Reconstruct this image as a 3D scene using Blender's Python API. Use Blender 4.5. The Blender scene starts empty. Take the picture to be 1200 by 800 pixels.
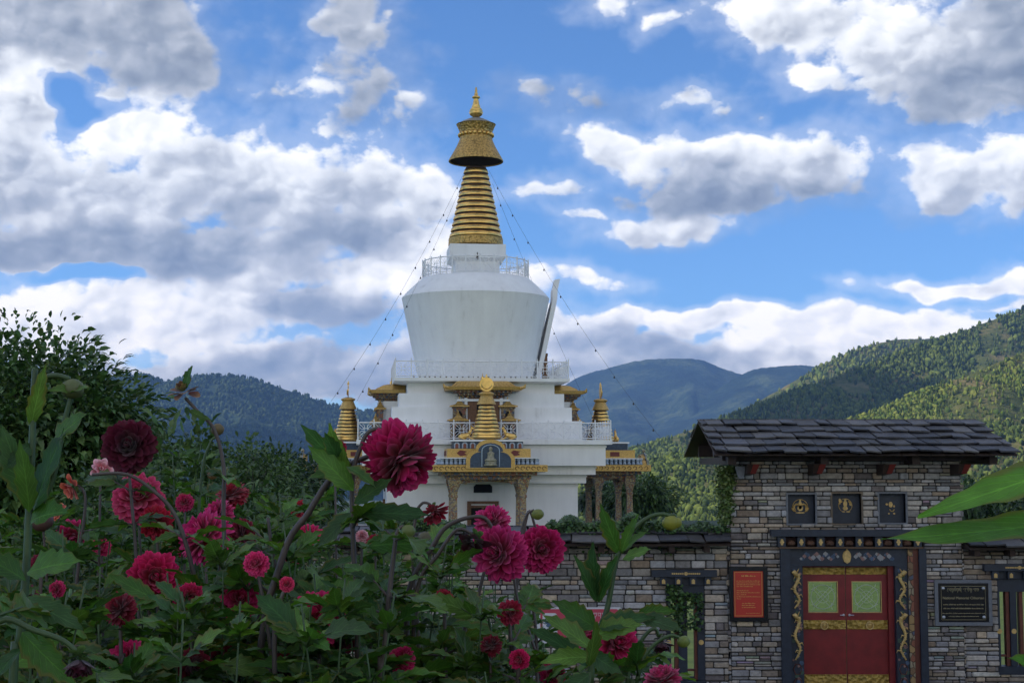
import bpy, bmesh, math, random
import numpy as np
from mathutils import Vector, Matrix, Euler, noise as mnoise

R = math.radians
PI = math.pi
SC = bpy.context.scene
COL = SC.collection
rnd = random.Random(7)

# ------------------------------------------------------------------ camera
F = 1700.0                      # focal length in photo pixels (photo 1200 wide)
EYE = Vector((0.0, 0.0, 4.5))
PITCH = math.atan(145.0 / F)
cam_data = bpy.data.cameras.new('camera')
cam = bpy.data.objects.new('camera', cam_data)
COL.objects.link(cam)
cam.location = EYE
ROLL = R(-0.2)
cam.rotation_euler = Euler((PI / 2 + PITCH, 0, 0), 'XYZ')
cam_data.sensor_width = 36.0
cam_data.lens = 36.0 * F / 1200.0
cam_data.clip_start = 0.1
cam_data.clip_end = 60000
SC.camera = cam
CP, SP = math.cos(PITCH), math.sin(PITCH)

def ray(px, py):
    x = (px - 600.0) / F; y = (400.0 - py) / F
    return Vector((x, CP - y * SP, SP + y * CP))

def at(px, py, Y):
    """world point at depth Y (metres ahead of the eye) seen towards a photo direction"""
    d = ray(px, py)
    return EYE + d * (Y / d.y)

def zat(py, Y):
    return at(600, py, Y).z

# ------------------------------------------------------------------ mesh builder
class MB:
    def __init__(s):
        s.v = []; s.f = []; s.m = []; s.col = []
        s.cc = None; s.mi = 0
    def vert(s, p):
        s.v.append(tuple(p)); s.col.append(s.cc if s.cc else (1, 1, 1)); return len(s.v) - 1
    def face(s, idx):
        s.f.append(tuple(idx)); s.m.append(s.mi)
    def quad(s, a, b, c, d):
        i = [s.vert(p) for p in (a, b, c, d)]; s.face(i)
    def box(s, x0, y0, z0, x1, y1, z1, M=None):
        c = [Vector((x, y, z)) for z in (z0, z1) for y in (y0, y1) for x in (x0, x1)]
        s.hexa(c, M)
    def hexa(s, c, M=None):
        if M is not None: c = [M @ p for p in c]
        i = [s.vert(p) for p in c]
        for q in ((0, 2, 3, 1), (4, 5, 7, 6), (0, 1, 5, 4), (2, 6, 7, 3), (0, 4, 6, 2), (1, 3, 7, 5)):
            s.face([i[k] for k in q])
    def bbox(s, x0, y0, z0, x1, y1, z1, b=0.01, M=None):
        """box with chamfered vertical/front edges (cheap bevel: 24 verts)"""
        xs = (x0, x1); ys = (y0, y1); zs = (z0, z1)
        b = min(b, abs(x1 - x0) * .3, abs(y1 - y0) * .3, abs(z1 - z0) * .3)
        vid = {}
        def V(ix, iy, iz, ax):
            k = (ix, iy, iz, ax)
            if k not in vid:
                p = [xs[ix], ys[iy], zs[iz]]
                sg = [1 if i == 0 else -1 for i in (ix, iy, iz)]
                for a in range(3):
                    if a != ax: p[a] += sg[a] * b
                p = Vector(p)
                vid[k] = s.vert(M @ p if M is not None else p)
            return vid[k]
        # faces: axis ax at side i
        for ax in range(3):
            o = [a for a in range(3) if a != ax]
            for sd in (0, 1):
                loop = []
                for (p, q) in ((0, 0), (1, 0), (1, 1), (0, 1)):
                    ii = [0, 0, 0]; ii[ax] = sd; ii[o[0]] = p; ii[o[1]] = q
                    loop.append(V(ii[0], ii[1], ii[2], ax))
                s.face(loop if (sd == 1) ^ (ax == 1) else loop[::-1])
        # edges
        for ax in range(3):
            o = [a for a in range(3) if a != ax]
            for p in (0, 1):
                for q in (0, 1):
                    a0 = [0, 0, 0]; a0[o[0]] = p; a0[o[1]] = q
                    a1 = list(a0); a0[ax] = 0; a1[ax] = 1
                    s.face([V(*a0, o[0]), V(*a0, o[1]), V(*a1, o[1]), V(*a1, o[0])])
        for ix in (0, 1):
            for iy in (0, 1):
                for iz in (0, 1):
                    s.face([V(ix, iy, iz, 0), V(ix, iy, iz, 1), V(ix, iy, iz, 2)])
    def tube(s, pts, r, n=6, cap=True):
        pts = [Vector(p) for p in pts]
        if not hasattr(r, '__len__'): r = [r] * len(pts)
        rings = []
        up = Vector((0, 0, 1))
        t0 = (pts[1] - pts[0]).normalized()
        a = t0.cross(up)
        if a.length < 1e-3: a = t0.cross(Vector((1, 0, 0)))
        a.normalize()
        for k, p in enumerate(pts):
            if k == 0: t = pts[1] - pts[0]
            elif k == len(pts) - 1: t = pts[-1] - pts[-2]
            else: t = pts[k + 1] - pts[k - 1]
            t.normalize()
            a = a - t * a.dot(t)
            if a.length < 1e-6: a = t.orthogonal()
            a.normalize(); b = t.cross(a)
            rings.append([s.vert(p + (a * math.cos(2 * PI * j / n) + b * math.sin(2 * PI * j / n)) * r[k]) for j in range(n)])
        for k in range(len(rings) - 1):
            for j in range(n):
                s.face((rings[k][j], rings[k][(j + 1) % n], rings[k + 1][(j + 1) % n], rings[k + 1][j]))
        if cap:
            s.face(rings[0][::-1]); s.face(rings[-1])
    def lathe(s, prof, n=32, c=(0, 0, 0), M=None, cap=True, sq=False):
        """prof: list of (r, z) bottom to top"""
        rings = []
        for (r, z) in prof:
            ring = []
            for j in range(n):
                a = 2 * PI * j / n
                p = Vector((c[0] + r * math.cos(a), c[1] + r * math.sin(a), c[2] + z))
                if M is not None: p = M @ p
                ring.append(s.vert(p))
            rings.append(ring)
        for k in range(len(rings) - 1):
            for j in range(n):
                s.face((rings[k][j], rings[k][(j + 1) % n], rings[k + 1][(j + 1) % n], rings[k + 1][j]))
        if cap:
            s.face(rings[0][::-1]); s.face(rings[-1])
    def sqloft(s, prof, cx=0, cy=0, M=None, cap=True):
        """stack of centred rectangles: (hx, hy, z)"""
        rings = []
        for (hx, hy, z) in prof:
            ring = []
            for (a, b) in ((-1, -1), (1, -1), (1, 1), (-1, 1)):
                p = Vector((cx + a * hx, cy + b * hy, z))
                if M is not None: p = M @ p
                ring.append(s.vert(p))
            rings.append(ring)
        for k in range(len(rings) - 1):
            for j in range(4):
                s.face((rings[k][j], rings[k][(j + 1) % 4], rings[k + 1][(j + 1) % 4], rings[k + 1][j]))
        if cap:
            s.face(rings[0][::-1]); s.face(rings[-1])
    def prism(s, poly, y0, y1, M=None):
        """polygon in (x, z), extruded along y from y0 (front) to y1"""
        a = []; b = []
        for (x, z) in poly:
            p = Vector((x, y0, z)); q = Vector((x, y1, z))
            if M is not None: p = M @ p; q = M @ q
            a.append(s.vert(p)); b.append(s.vert(q))
        n = len(poly)
        s.face(a); s.face(b[::-1])
        for k in range(n):
            s.face((a[k], b[k], b[(k + 1) % n], a[(k + 1) % n]))
    def mesh(s, name, mats, smooth=False):
        me = bpy.data.meshes.new(name)
        me.from_pydata(s.v, [], s.f)
        if not isinstance(mats, (list, tuple)): mats = [mats]
        for m in mats: me.materials.append(m)
        if len(mats) > 1: me.polygons.foreach_set('material_index', s.m)
        if any(c != (1, 1, 1) for c in s.col):
            at_ = me.color_attributes.new('Col', 'FLOAT_COLOR', 'POINT')
            arr = np.ones((len(s.v), 4), dtype=np.float32); arr[:, :3] = np.array(s.col, dtype=np.float32)
            at_.data.foreach_set('color', arr.ravel())
        if smooth: me.polygons.foreach_set('use_smooth', [True] * len(me.polygons))
        me.validate(); me.update()
        return me
    def build(s, name, mats, parent=None, smooth=False, angle=None):
        me = s.mesh(name, mats, smooth or angle is not None)
        if angle is not None:
            try: me.set_sharp_from_angle(angle=R(angle))
            except Exception: pass
        return link(name, me, parent)

def link(name, me, parent=None):
    o = bpy.data.objects.new(name, me); COL.objects.link(o)
    if parent is not None: o.parent = parent
    return o

def np_mesh(name, V, Fc, mats, cols=None, smooth=False, midx=None):
    """fast mesh from numpy arrays, all faces with the same vertex count"""
    me = bpy.data.meshes.new(name)
    nf, k = Fc.shape
    me.vertices.add(len(V)); me.vertices.foreach_set('co', V.astype(np.float32).ravel())
    me.loops.add(nf * k); me.loops.foreach_set('vertex_index', Fc.astype(np.int32).ravel())
    me.polygons.add(nf)
    me.polygons.foreach_set('loop_start', np.arange(0, nf * k, k, dtype=np.int32))
    me.polygons.foreach_set('loop_total', np.full(nf, k, dtype=np.int32))
    if not isinstance(mats, (list, tuple)): mats = [mats]
    for m in mats: me.materials.append(m)
    if midx is not None: me.polygons.foreach_set('material_index', midx.astype(np.int32))
    if smooth: me.polygons.foreach_set('use_smooth', np.ones(nf, dtype=bool))
    if cols is not None:
        a = me.color_attributes.new('Col', 'FLOAT_COLOR', 'POINT')
        c4 = np.ones((len(V), 4), dtype=np.float32); c4[:, :3] = cols
        a.data.foreach_set('color', c4.ravel())
    me.update(calc_edges=True); me.validate()
    return me

def thing(name, label, cat, loc=(0, 0, 0), rz=0, group=None):
    o = bpy.data.objects.new(name, None); COL.objects.link(o)
    o.location = loc; o.rotation_euler = (0, 0, rz); o.empty_display_size = 0.3
    tag(o, label, cat, group)
    return o
def tag(o, label=None, cat=None, group=None, kind=None):
    if label: o['label'] = label
    if cat: o['category'] = cat
    if group: o['group'] = group
    if kind: o['kind'] = kind
    return o

# ------------------------------------------------------------------ node helper
class NG:
    def __init__(s, nt): s.nt = nt; s.n = nt.nodes; s.l = nt.links
    def new(s, t, **kw):
        nd = s.n.new(t)
        for k, v in kw.items(): setattr(nd, k, v)
        return nd
    def put(s, sock, v):
        if isinstance(v, E): v = v.s
        if isinstance(v, bpy.types.NodeSocket): s.l.new(v, sock)
        else: sock.default_value = v
    def math(s, op, a, b=None, c=None, clamp=False):
        nd = s.new('ShaderNodeMath', operation=op, use_clamp=clamp)
        s.put(nd.inputs[0], a)
        if b is not None: s.put(nd.inputs[1], b)
        if c is not None: s.put(nd.inputs[2], c)
        return E(s, nd.outputs[0])
    def noise(s, vec, scale, detail=4, rough=.5, dist=0, dim='3D', w=None, norm=True):
        nd = s.new('ShaderNodeTexNoise', noise_dimensions=dim)
        if vec is not None: s.put(nd.inputs['Vector'], vec)
        nd.inputs['Scale'].default_value = scale; nd.inputs['Detail'].default_value = detail
        nd.inputs['Roughness'].default_value = rough; nd.inputs['Distortion'].default_value = dist
        if w is not None: nd.inputs['W'].default_value = w
        return E(s, nd.outputs[0]), nd.outputs[1]
    def ramp(s, fac, stops, interp='LINEAR'):
        nd = s.new('ShaderNodeValToRGB'); cr = nd.color_ramp; cr.interpolation = interp
        while len(cr.elements) < len(stops): cr.elements.new(0.5)
        for e, (p, c) in zip(cr.elements, stops):
            e.position = p; e.color = (c[0], c[1], c[2], 1) if len(c) == 3 else c
        s.put(nd.inputs[0], fac)
        return nd.outputs[0]
    def mix(s, fac, a, b, mode='MIX'):
        nd = s.new('ShaderNodeMix', data_type='RGBA', blend_type=mode)
        s.put(nd.inputs[0], fac)
        for i, v in ((6, a), (7, b)):
            if isinstance(v, tuple) and len(v) == 3: v = (*v, 1)
            s.put(nd.inputs[i], v)
        return nd.outputs[2]
    def comb(s, x, y, z):
        nd = s.new('ShaderNodeCombineXYZ')
        for i, v in enumerate((x, y, z)): s.put(nd.inputs[i], v)
        return nd.outputs[0]
    def sep(s, v):
        nd = s.new('ShaderNodeSeparateXYZ'); s.put(nd.inputs[0], v)
        return [E(s, o) for o in nd.outputs]
    def vmath(s, op, a, b=None):
        nd = s.new('ShaderNodeVectorMath', operation=op); s.put(nd.inputs[0], a)
        if b is not None: s.put(nd.inputs[1], b)
        return nd
    def mrange(s, v, a, b, c=0.0, d=1.0, smooth=True):
        nd = s.new('ShaderNodeMapRange', interpolation_type='SMOOTHSTEP' if smooth else 'LINEAR')
        s.put(nd.inputs[0], v)
        for i, x in enumerate((a, b, c, d)): s.put(nd.inputs[i + 1], x)
        return E(s, nd.outputs[0])
class E:
    def __init__(s, g, sock): s.g = g; s.s = sock
    def __add__(s, o): return s.g.math('ADD', s, o)
    __radd__ = __add__
    def __sub__(s, o): return s.g.math('SUBTRACT', s, o)
    def __rsub__(s, o): return s.g.math('SUBTRACT', o, s)
    def __mul__(s, o): return s.g.math('MULTIPLY', s, o)
    __rmul__ = __mul__
    def __truediv__(s, o): return s.g.math('DIVIDE', s, o)
    def max(s, o): return s.g.math('MAXIMUM', s, o)
    def min(s, o): return s.g.math('MINIMUM', s, o)
    def clamp(s): return s.g.math('ADD', s, 0.0, clamp=True)

def new_mat(name):
    m = bpy.data.materials.new(name); m.use_nodes = True
    g = NG(m.node_tree); bs = m.node_tree.nodes['Principled BSDF']
    return m, g, bs
# ------------------------------------------------------------------ sky and sun
SUN_EL, SUN_AZ = R(31), R(-94)          # azimuth from +Y towards +X: the sun stands out of frame on the left
sun_dir = Vector((math.sin(SUN_AZ) * math.cos(SUN_EL), math.cos(SUN_AZ) * math.cos(SUN_EL), math.sin(SUN_EL)))
sl = bpy.data.lights.new('sun', 'SUN'); sl.energy = 5.0; sl.angle = R(0.6); sl.color = (1.0, 0.90, 0.74)
so = bpy.data.objects.new('sun', sl); COL.objects.link(so)
so.rotation_euler = sun_dir.to_track_quat('Z', 'Y').to_euler(); so.location = (0, 0, 60)

wd = bpy.data.worlds.new('World'); SC.world = wd; wd.use_nodes = True
g = NG(wd.node_tree)
for n in list(wd.node_tree.nodes): wd.node_tree.nodes.remove(n)
out = g.new('ShaderNodeOutputWorld'); bg = g.new('ShaderNodeBackground')
g.l.new(bg.outputs[0], out.inputs[0])
STR = 0.12
wd.cycles.sampling_method = 'MANUAL'; wd.cycles.sample_map_resolution = 1024
bg.inputs[1].default_value = STR
sky = g.new('ShaderNodeTexSky', sky_type='NISHITA')
sky.sun_disc = False; sky.sun_elevation = SUN_EL; sky.sun_rotation = SUN_AZ
sky.altitude = 2300; sky.air_density = 1.0; sky.dust_density = 0.15; sky.ozone_density = 4.0
tc = g.new('ShaderNodeTexCoord')
dx, dy, dz = g.sep(tc.outputs['Generated'])
az = g.math('ARCTAN2', dx, dy)
el = g.math('ARCSINE', dz)
# sky coordinates in units of 1/1700 rad, z up, measured from straight ahead at the horizon
U = az * 17.0; Vv = el * 17.0
uv = g.comb(U, Vv, 0.0)
def sky_uv(px, py):
    if abs(px - 600) > 1500 or py < -500: return (px - 600) / 100.0, (545 - py) / 100.0
    d = ray(px, py).normalized()
    return math.atan2(d.x, d.y) * 17.0, math.asin(d.z) * 17.0
# warp for ragged outlines
wn, wc = g.noise(uv, 0.9, 3, .55)
wv = g.vmath('SUBTRACT', wc, (0.5, 0.5, 0.5)).outputs[0]
sc_ = g.new('ShaderNodeVectorMath', operation='MULTIPLY'); g.put(sc_.inputs[0], wv); sc_.inputs[1].default_value = (1.0, .7, 0)
uvw = g.vmath('ADD', uv, sc_.outputs[0]).outputs[0]
# (px, py, rx, ry, rot_deg, tone, gradient[, thickness])   tone 1 = bright white, 0 = dark grey belly
CL = [
 (50, 15, 190, 70, 0, .40, .05), (195, 66, 92, 55, -25, .30, .10, .85), (0, 110, 80, 90, 0, .70, .1), (30, 85, 40, 30, 0, .9, .1),
 (10, 200, 90, 60, 0, .62, .15),
 (160, 150, 75, 46, -8, .98, .25), (110, 235, 130, 70, 0, .62, .35), (240, 205, 100, 58, 0, .66, .40),
 (330, 220, 110, 66, 0, .70, .40), (430, 215, 100, 52, -8, .70, .45), (505, 228, 58, 42, -20, .74, .4),
 (70, 285, 210, 36, 0, .30, .2), (230, 295, 150, 44, 0, .26, .25), (410, 270, 120, 40, 0, .24, .3),
 (50, 372, 170, 52, 0, .96, .15), (200, 372, 150, 52, 0, .92, .2), (290, 330, 90, 34, 15, .80, .1),
 (450, 318, 90, 42, 0, 1.0, .2), (385, 362, 110, 34, 0, .24, .3), (500, 300, 60, 55, 0, .92, .2), (470, 265, 60, 40, 0, .52, .4),
 (120, 445, 330, 32, 0, .30, .1), (370, 440, 240, 42, 0, .26, .1), (60, 402, 130, 24, 0, .84, .1),
 (560, 395, 130, 34, 0, .72, .2),
 (414, 25, 44, 74, 12, .40, .1, .62), (438, 108, 62, 48, 5, .28, .05, .55), (383, 98, 30, 16, 0, .95, .1, .55), (485, 107, 26, 8, -10, .8, .1, .4),
 (322, 108, 44, 32, 0, .36, .1, .42),
 (690, 128, 72, 26, -4, .22, .05, .5), (620, 112, 40, 12, -6, .26, 0, .4),
 (930, 15, 105, 46, -8, .84, .2), (1075, 60, 140, 70, -14, .74, .3), (1150, 90, 110, 66, 0, .26, .3), (965, 92, 60, 22, -12, .9, .1, .8), (1200, 30, 110, 80, 0, .28, .1),
 (735, 176, 85, 30, -14, .94, .3), (870, 190, 155, 38, -5, .66, .65), (960, 196, 85, 40, 0, .50, .6), (830, 232, 120, 30, 0, .26, .3),
 (770, 264, 100, 20, 2, .70, .4, .9), (690, 250, 50, 12, -10, .8, .2, .6),
 (1110, 205, 75, 36, 0, .90, .3), (1190, 190, 60, 42, 0, .90, .3), (1130, 232, 90, 24, 0, .46, .1, .8),
 (818, 114, 46, 15, 8, .60, .1, .45), (790, 20, 38, 15, 20, .76, .1, .5), (712, 4, 40, 13, 0, .80, .1, .45), (874, 128, 18, 9, 20, .5, 0, .4),
 (640, 215, 70, 12, 5, .66, 0, .4), (680, 322, 56, 17, -8, .86, .2, .6), (610, 330, 40, 26, 0, .8, .2, .7),
 (1125, 331, 112, 14, 3, .95, .1), (1225, 324, 110, 19, 3, .95, .1),
 (830, 374, 240, 17, -2, 1.0, .05), (1040, 384, 180, 20, 2, 1.0, .05), (1000, 402, 220, 22, 0, .92, .1),
 (690, 396, 90, 36, 0, .44, .35), (800, 414, 110, 28, -8, .16, .1), (740, 372, 50, 14, -10, .85, .2), (640, 380, 50, 26, 0, .85, .1), (690, 440, 170, 30, 0, .40, .1),
 (900, 428, 140, 22, 0, .62, .1), (806, 381, 17, 17, 0, 1.0, .1), (872, 400, 15, 15, 0, 1.0, .1), (986, 418, 34, 12, 8, 1.0, .1), (1180, 358, 120, 9, 2, .70, 0, .45),
 # outside the frame: overhead, left and behind
 (-300, 60, 260, 120, 0, .9, .2), (-500, 250, 330, 120, 0, 1.0, .2), (-240, 380, 260, 70, 0, .95, .2), (1500, 120, 260, 90, 0, .7, .3),
 (1750, 260, 300, 80, 0, .8, .3), (300, -320, 520, 150, 0, .6, .2), (1250, -480, 600, 160, 0, .6, .2), (-1200, 100, 480, 300, 0, 1.0, .1), (2600, 0, 500, 200, 0, .7, .2),
 (5300, 60, 1500, 480, 0, .8, .1), (-4100, 60, 1500, 480, 0, .85, .1), (-1600, -900, 1900, 420, 0, .8, .1), (3300, -800, 1700, 380, 0, .7, .1), (600, -1900, 6500, 560, 0, .7, .1),
]
HOLES = [(78, 98, 44, 24, -25, .8, ), (122, 124, 46, 20, 18, .75), (100, 317, 60, 12, 0, 1.3)]
K = 100.0
Fs = None; Wsum = None; Ssum = None
def blob(px, py, rx, ry, rot, vec):
    u, v = sky_uv(px, py); ix, iy = K / rx, K / ry
    if abs(rot) >= 4:
        c, n = math.cos(R(rot)), math.sin(R(rot))
        qx = g.vmath('DOT_PRODUCT', vec, (c * ix, n * ix, -(u * c + v * n) * ix)).outputs['Value']
        qy = g.vmath('DOT_PRODUCT', vec, (-n * iy, c * iy, -(-u * n + v * c) * iy)).outputs['Value']
        return g.comb(qx, qy, 0.0)
    nd = g.new('ShaderNodeVectorMath', operation='MULTIPLY_ADD')
    g.put(nd.inputs[0], vec); nd.inputs[1].default_value = (ix, iy, 0); nd.inputs[2].default_value = (-u * ix, -v * iy, 0)
    return nd.outputs[0]
acc = None
# every eighth blob is chained to the sum so the compiled shader stays small
uvw = g.vmath('ADD', uvw, (0, 0, 1)).outputs[0]
cur = uvw
for n_, row in enumerate(CL):
    px, py, rx, ry, rot, tone, grad = row[:7]; h = row[7] if len(row) > 7 else 1.0
    if n_ % 8 == 7:
        nd = g.new('ShaderNodeVectorMath', operation='MULTIPLY_ADD')
        g.put(nd.inputs[0], acc); nd.inputs[1].default_value = (0, 0, 0); g.put(nd.inputs[2], uvw); cur = nd.outputs[0]
    q = blob(px, py, rx * 1.12, ry * 1.15, rot, cur)
    ln = E(g, g.vmath('LENGTH', q).outputs['Value'])
    if h != 1.0: ln = g.math('MULTIPLY_ADD', ln, h, 1.0 - h)
    w = g.math('POWER', math.exp(-4.5), ln)
    t = g.math('MULTIPLY_ADD', g.sep(q)[1], grad, tone)
    v = g.comb(w, w * t, w * w)
    acc = v if acc is None else g.vmath('ADD', acc, v).outputs[0]
Wsum, Ssum, Esum = g.sep(acc)
Fs = g.math('LOGARITHM', Esum + 1e-12, math.e) * (1 / 9.0) + 1.0
tone = Ssum / (Wsum + 1e-9)
for (px, py, rx, ry, rot, k) in HOLES:
    ln = E(g, g.vmath('LENGTH', blob(px, py, rx, ry, rot, uvw)).outputs['Value'])
    Fs = Fs - (1.15 - ln).max(0.0) * k
# billows: noise for the large forms, small round cells for the puffs, and their slope towards the sun (upper left)
def vor(vec, scale, detail):
    nd = g.new('ShaderNodeTexVoronoi', voronoi_dimensions='2D', feature='F1')
    g.put(nd.inputs['Vector'], vec); nd.inputs['Scale'].default_value = scale; nd.inputs['Detail'].default_value = detail
    nd.inputs['Roughness'].default_value = .55; nd.inputs['Randomness'].default_value = 1.0
    return E(g, nd.outputs['Distance'])
st = g.comb(U, Vv * 1.35, 3.7)
n1, wc2 = g.noise(st, 1.5, 7, .60, 0)
w2 = g.new('ShaderNodeVectorMath', operation='MULTIPLY_ADD'); g.put(w2.inputs[0], wc2); w2.inputs[1].default_value = (.55, .55, 0); g.put(w2.inputs[2], st)
stv = w2.outputs[0]
off = g.vmath('ADD', st, (-0.20, 0.22, 0.0)).outputs[0]
offv = g.vmath('ADD', stv, (-0.07, 0.09, 0.0)).outputs[0]
n1s, _ = g.noise(st, 1.1, 2, .50, 0)
n2, _ = g.noise(off, 1.1, 2, .50, 0)
v1 = vor(stv, 1.7, 2.2); v2 = vor(offv, 1.7, 1.2)
dens = Fs.min(0.8) + (n1 - 0.5) * .95 + (0.42 - v1) * .30 - 0.05
alpha = g.mrange(dens, -0.03, 0.27)
soft = g.mrange(dens, -0.45, 0.10) * 0.22            # thin veil around the edges
edge = g.mrange(dens, 0.45, 0.05) * 0.20              # thin rims are bright
lum = tone * 0.98 + (n1s - n2) * 0.9 + (v2 - v1) * 0.34 + (n1 - .5) * .22 + edge - 0.02
lum = lum.clamp()
cloud = g.ramp(lum, [(0.0, (.20, .24, .315)), (0.25, (.31, .35, .42)), (0.5, (.50, .53, .59)), (0.75, (.84, .86, .89)), (1.0, (1.12, 1.10, 1.07))])
kk = g.mrange(el, 0.21, 0.02) * 0.34 + 1.0
cs = g.new('ShaderNodeVectorMath', operation='SCALE'); g.put(cs.inputs[0], g.mix(g.mrange(el, 0.21, 0.02), cloud, g.mix(1.0, cloud, (1.10, 1.0, .86), 'MULTIPLY'))); g.put(cs.inputs[3], kk * (0.98 / STR))
skyc = g.mix(1.0, sky.outputs[0], (0.74, 1.00, 1.22), 'MULTIPLY')
a_all = alpha.max(soft)
colr = g.mix(a_all, skyc, cs.outputs[0])
g.l.new(colr, bg.inputs[0])
# ------------------------------------------------------------------ land: ground, hills, forests, haze, added sun blockers
def fnoise(x, y, z=0.0):
    return mnoise.noise(Vector((x, y, z)))
def fbm(x, y, z=0.0, o=4):
    a = 1.0; t = 0.0; n = 0.0
    for k in range(o):
        t += a * mnoise.noise(Vector((x, y, z + 7.1 * k))); n += a; x *= 2.03; y *= 2.03; a *= .5
    return t / n

def mat_ground():
    m, g, b = new_mat('grassy_ground')
    tc = g.new('ShaderNodeTexCoord')
    n, _ = g.noise(tc.outputs['Object'], .9, 6, .6); n2, _ = g.noise(tc.outputs['Object'], .02, 3)
    c = g.ramp(n, [(.3, (.014, .030, .010)), (.6, (.026, .050, .016)), (.8, (.045, .07, .025))])
    c2 = g.mix(g.mrange(n2, .45, .65), c, (.035, .045, .022))
    g.l.new(c2, b.inputs['Base Color']); b.inputs['Roughness'].default_value = .95
    return m
def mat_forest_floor(name, c1, c2, c3, scale):
    m, g, b = new_mat(name)
    tc = g.new('ShaderNodeTexCoord')
    n, _ = g.noise(tc.outputs['Object'], scale, 8, .68); n2, _ = g.noise(tc.outputs['Object'], scale * 9, 4, .7)
    f = n * .75 + n2 * .3
    c = g.ramp(f, [(.38, c1), (.52, c2), (.66, c3)])
    g.l.new(c, b.inputs['Base Color']); b.inputs['Roughness'].default_value = 1.0
    b.inputs['Specular IOR Level'].default_value = .1
    bp = g.new('ShaderNodeBump'); bp.inputs['Strength'].default_value = .9; bp.inputs['Distance'].default_value = 1.2 / scale * .06
    g.put(bp.inputs['Height'], n2); g.l.new(bp.outputs[0], b.inputs['Normal'])
    return m
M_GROUND = mat_ground()
BASE = -60.0      # the shrine stands on a shelf above the valley floor
mb = MB(); mb.quad((-8900, -400, BASE), (8900, -400, BASE), (8900, 9400, BASE), (-8900, 9400, BASE))
tag(mb.build('valley_floor', M_GROUND), kind='structure')
mb = MB()
ri = [[mb.vert(p) for p in ((-a, -b, z), (a, -b, z), (a, c, z), (-a, c, z))] for a, b, c, z in ((90, 60, 120, 0), (130, 100, 160, -14), (260, 220, 290, BASE - 1))]
mb.face(ri[0])
for k in range(2):
    for j in range(4): mb.face((ri[k + 1][j], ri[k + 1][(j + 1) % 4], ri[k][(j + 1) % 4], ri[k][j]))
tag(mb.build('ground', M_GROUND), kind='structure')

# raised flower terrace on which the photographer stands; it falls to the gate forecourt
m_soil, gg, bb = new_mat('garden_soil')
tcn = gg.new('ShaderNodeTexCoord'); nn, _ = gg.noise(tcn.outputs['Object'], 9, 6, .65)
gg.l.new(gg.ramp(nn, [(.35, (.02, .014, .009)), (.6, (.055, .04, .026)), (.75, (.03, .05, .015))]), bb.inputs['Base Color']); bb.inputs['Roughness'].default_value = 1
def terrace_z(x, y):
    b = 2.95 if y < 8.5 else max(0.004, 2.95 - (y - 8.5) * 0.36)
    return b + (.05 * fnoise(x * .8, y * .8) if b > .1 else 0)
NX, NY = 60, 50
V = []; 
for j in range(NY + 1):
    for i in range(NX + 1):
        x = -34 + 68 * i / NX; y = -14 + 31 * j / NY
        V.append((x, y, terrace_z(x, y)))
Fc = [(j * (NX + 1) + i, j * (NX + 1) + i + 1, (j + 1) * (NX + 1) + i + 1, (j + 1) * (NX + 1) + i) for j in range(NY) for i in range(NX)]
tag(link('garden_terrace', np_mesh('garden_terrace', np.array(V), np.array(Fc), m_soil, smooth=True)), kind='structure')

# ---- ridges
def interp(pts, t):
    """piecewise smooth interpolation of a list of tuples, t in 0..1"""
    n = len(pts) - 1; f = t * n; i = min(int(f), n - 1); u = f - i
    p0 = pts[max(i - 1, 0)]; p1 = pts[i]; p2 = pts[i + 1]; p3 = pts[min(i + 2, n)]
    return tuple(.5 * (2 * b + (c - a) * u + (2 * a - 5 * b + 4 * c - d) * u * u + (3 * b - a - 3 * c + d) * u ** 3) for a, b, c, d in zip(p0, p1, p2, p3))
def ridge(name, crest, run, back, mat, nu=160, nv=60, amp=.1, fscale=.004, spur=.0, spurs=5, seed=0, prof=1.0):
    """a mountain ridge with a crest through the given directions/distances, falling to the valley floor on both sides"""
    V = []; top = []
    for i in range(nu + 1):
        px, py, Y = interp(crest, i / nu)
        p = at(px, py, Y)
        top.append(p)
    for i in range(nu + 1):
        p = top[i]
        for j in range(nv + 1):
            v = -1 + 2 * j / nv                    # -1 back foot, 0 crest, 1 front foot
            if v >= 0:
                w = v; sp = 1 + spur * (fnoise(i / nu * spurs * 2, seed + .3) ) * 1.6
                h = (1 - w ** prof) ; y = p.y - run * w * sp; x = p.x - .10 * run * w * math.sin(i * .05 + seed)
                x -= p.x / max(p.y, 1) * run * w * .25
            else:
                w = -v; h = 1 - w; y = p.y + back * w; x = p.x
            rel_ = p.z - BASE; z = BASE + rel_ * h
            d = min(1, abs(v) * 4) * (1 if abs(v) < .8 else (1 - abs(v)) * 5)
            z += rel_ * amp * 1.7 * fbm(x * fscale, y * fscale * .6, seed, 5) * max(0, d)
            # gullies running down the front
            z -= rel_ * amp * .8 * abs(fnoise(x * fscale * 2.1 + .6 * fnoise(y * fscale, seed), seed * 1.7, y * fscale * .25)) * max(0, d)
            if abs(v) < .02: z = p.z + rel_ * .012 * fbm(i * .35, seed, 0, 3)
            V.append((x, y, max(z, BASE + .3) if abs(v) < .99 else BASE - .5))
    Fc = [(i * (nv + 1) + j, i * (nv + 1) + j + 1, (i + 1) * (nv + 1) + j + 1, (i + 1) * (nv + 1) + j) for i in range(nu) for j in range(nv)]
    V = np.array(V)
    o = link(name, np_mesh(name, V, np.array(Fc)[:, ::-1], mat, smooth=True)); tag(o, kind='structure')
    return V.reshape(nu + 1, nv + 1, 3)

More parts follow.
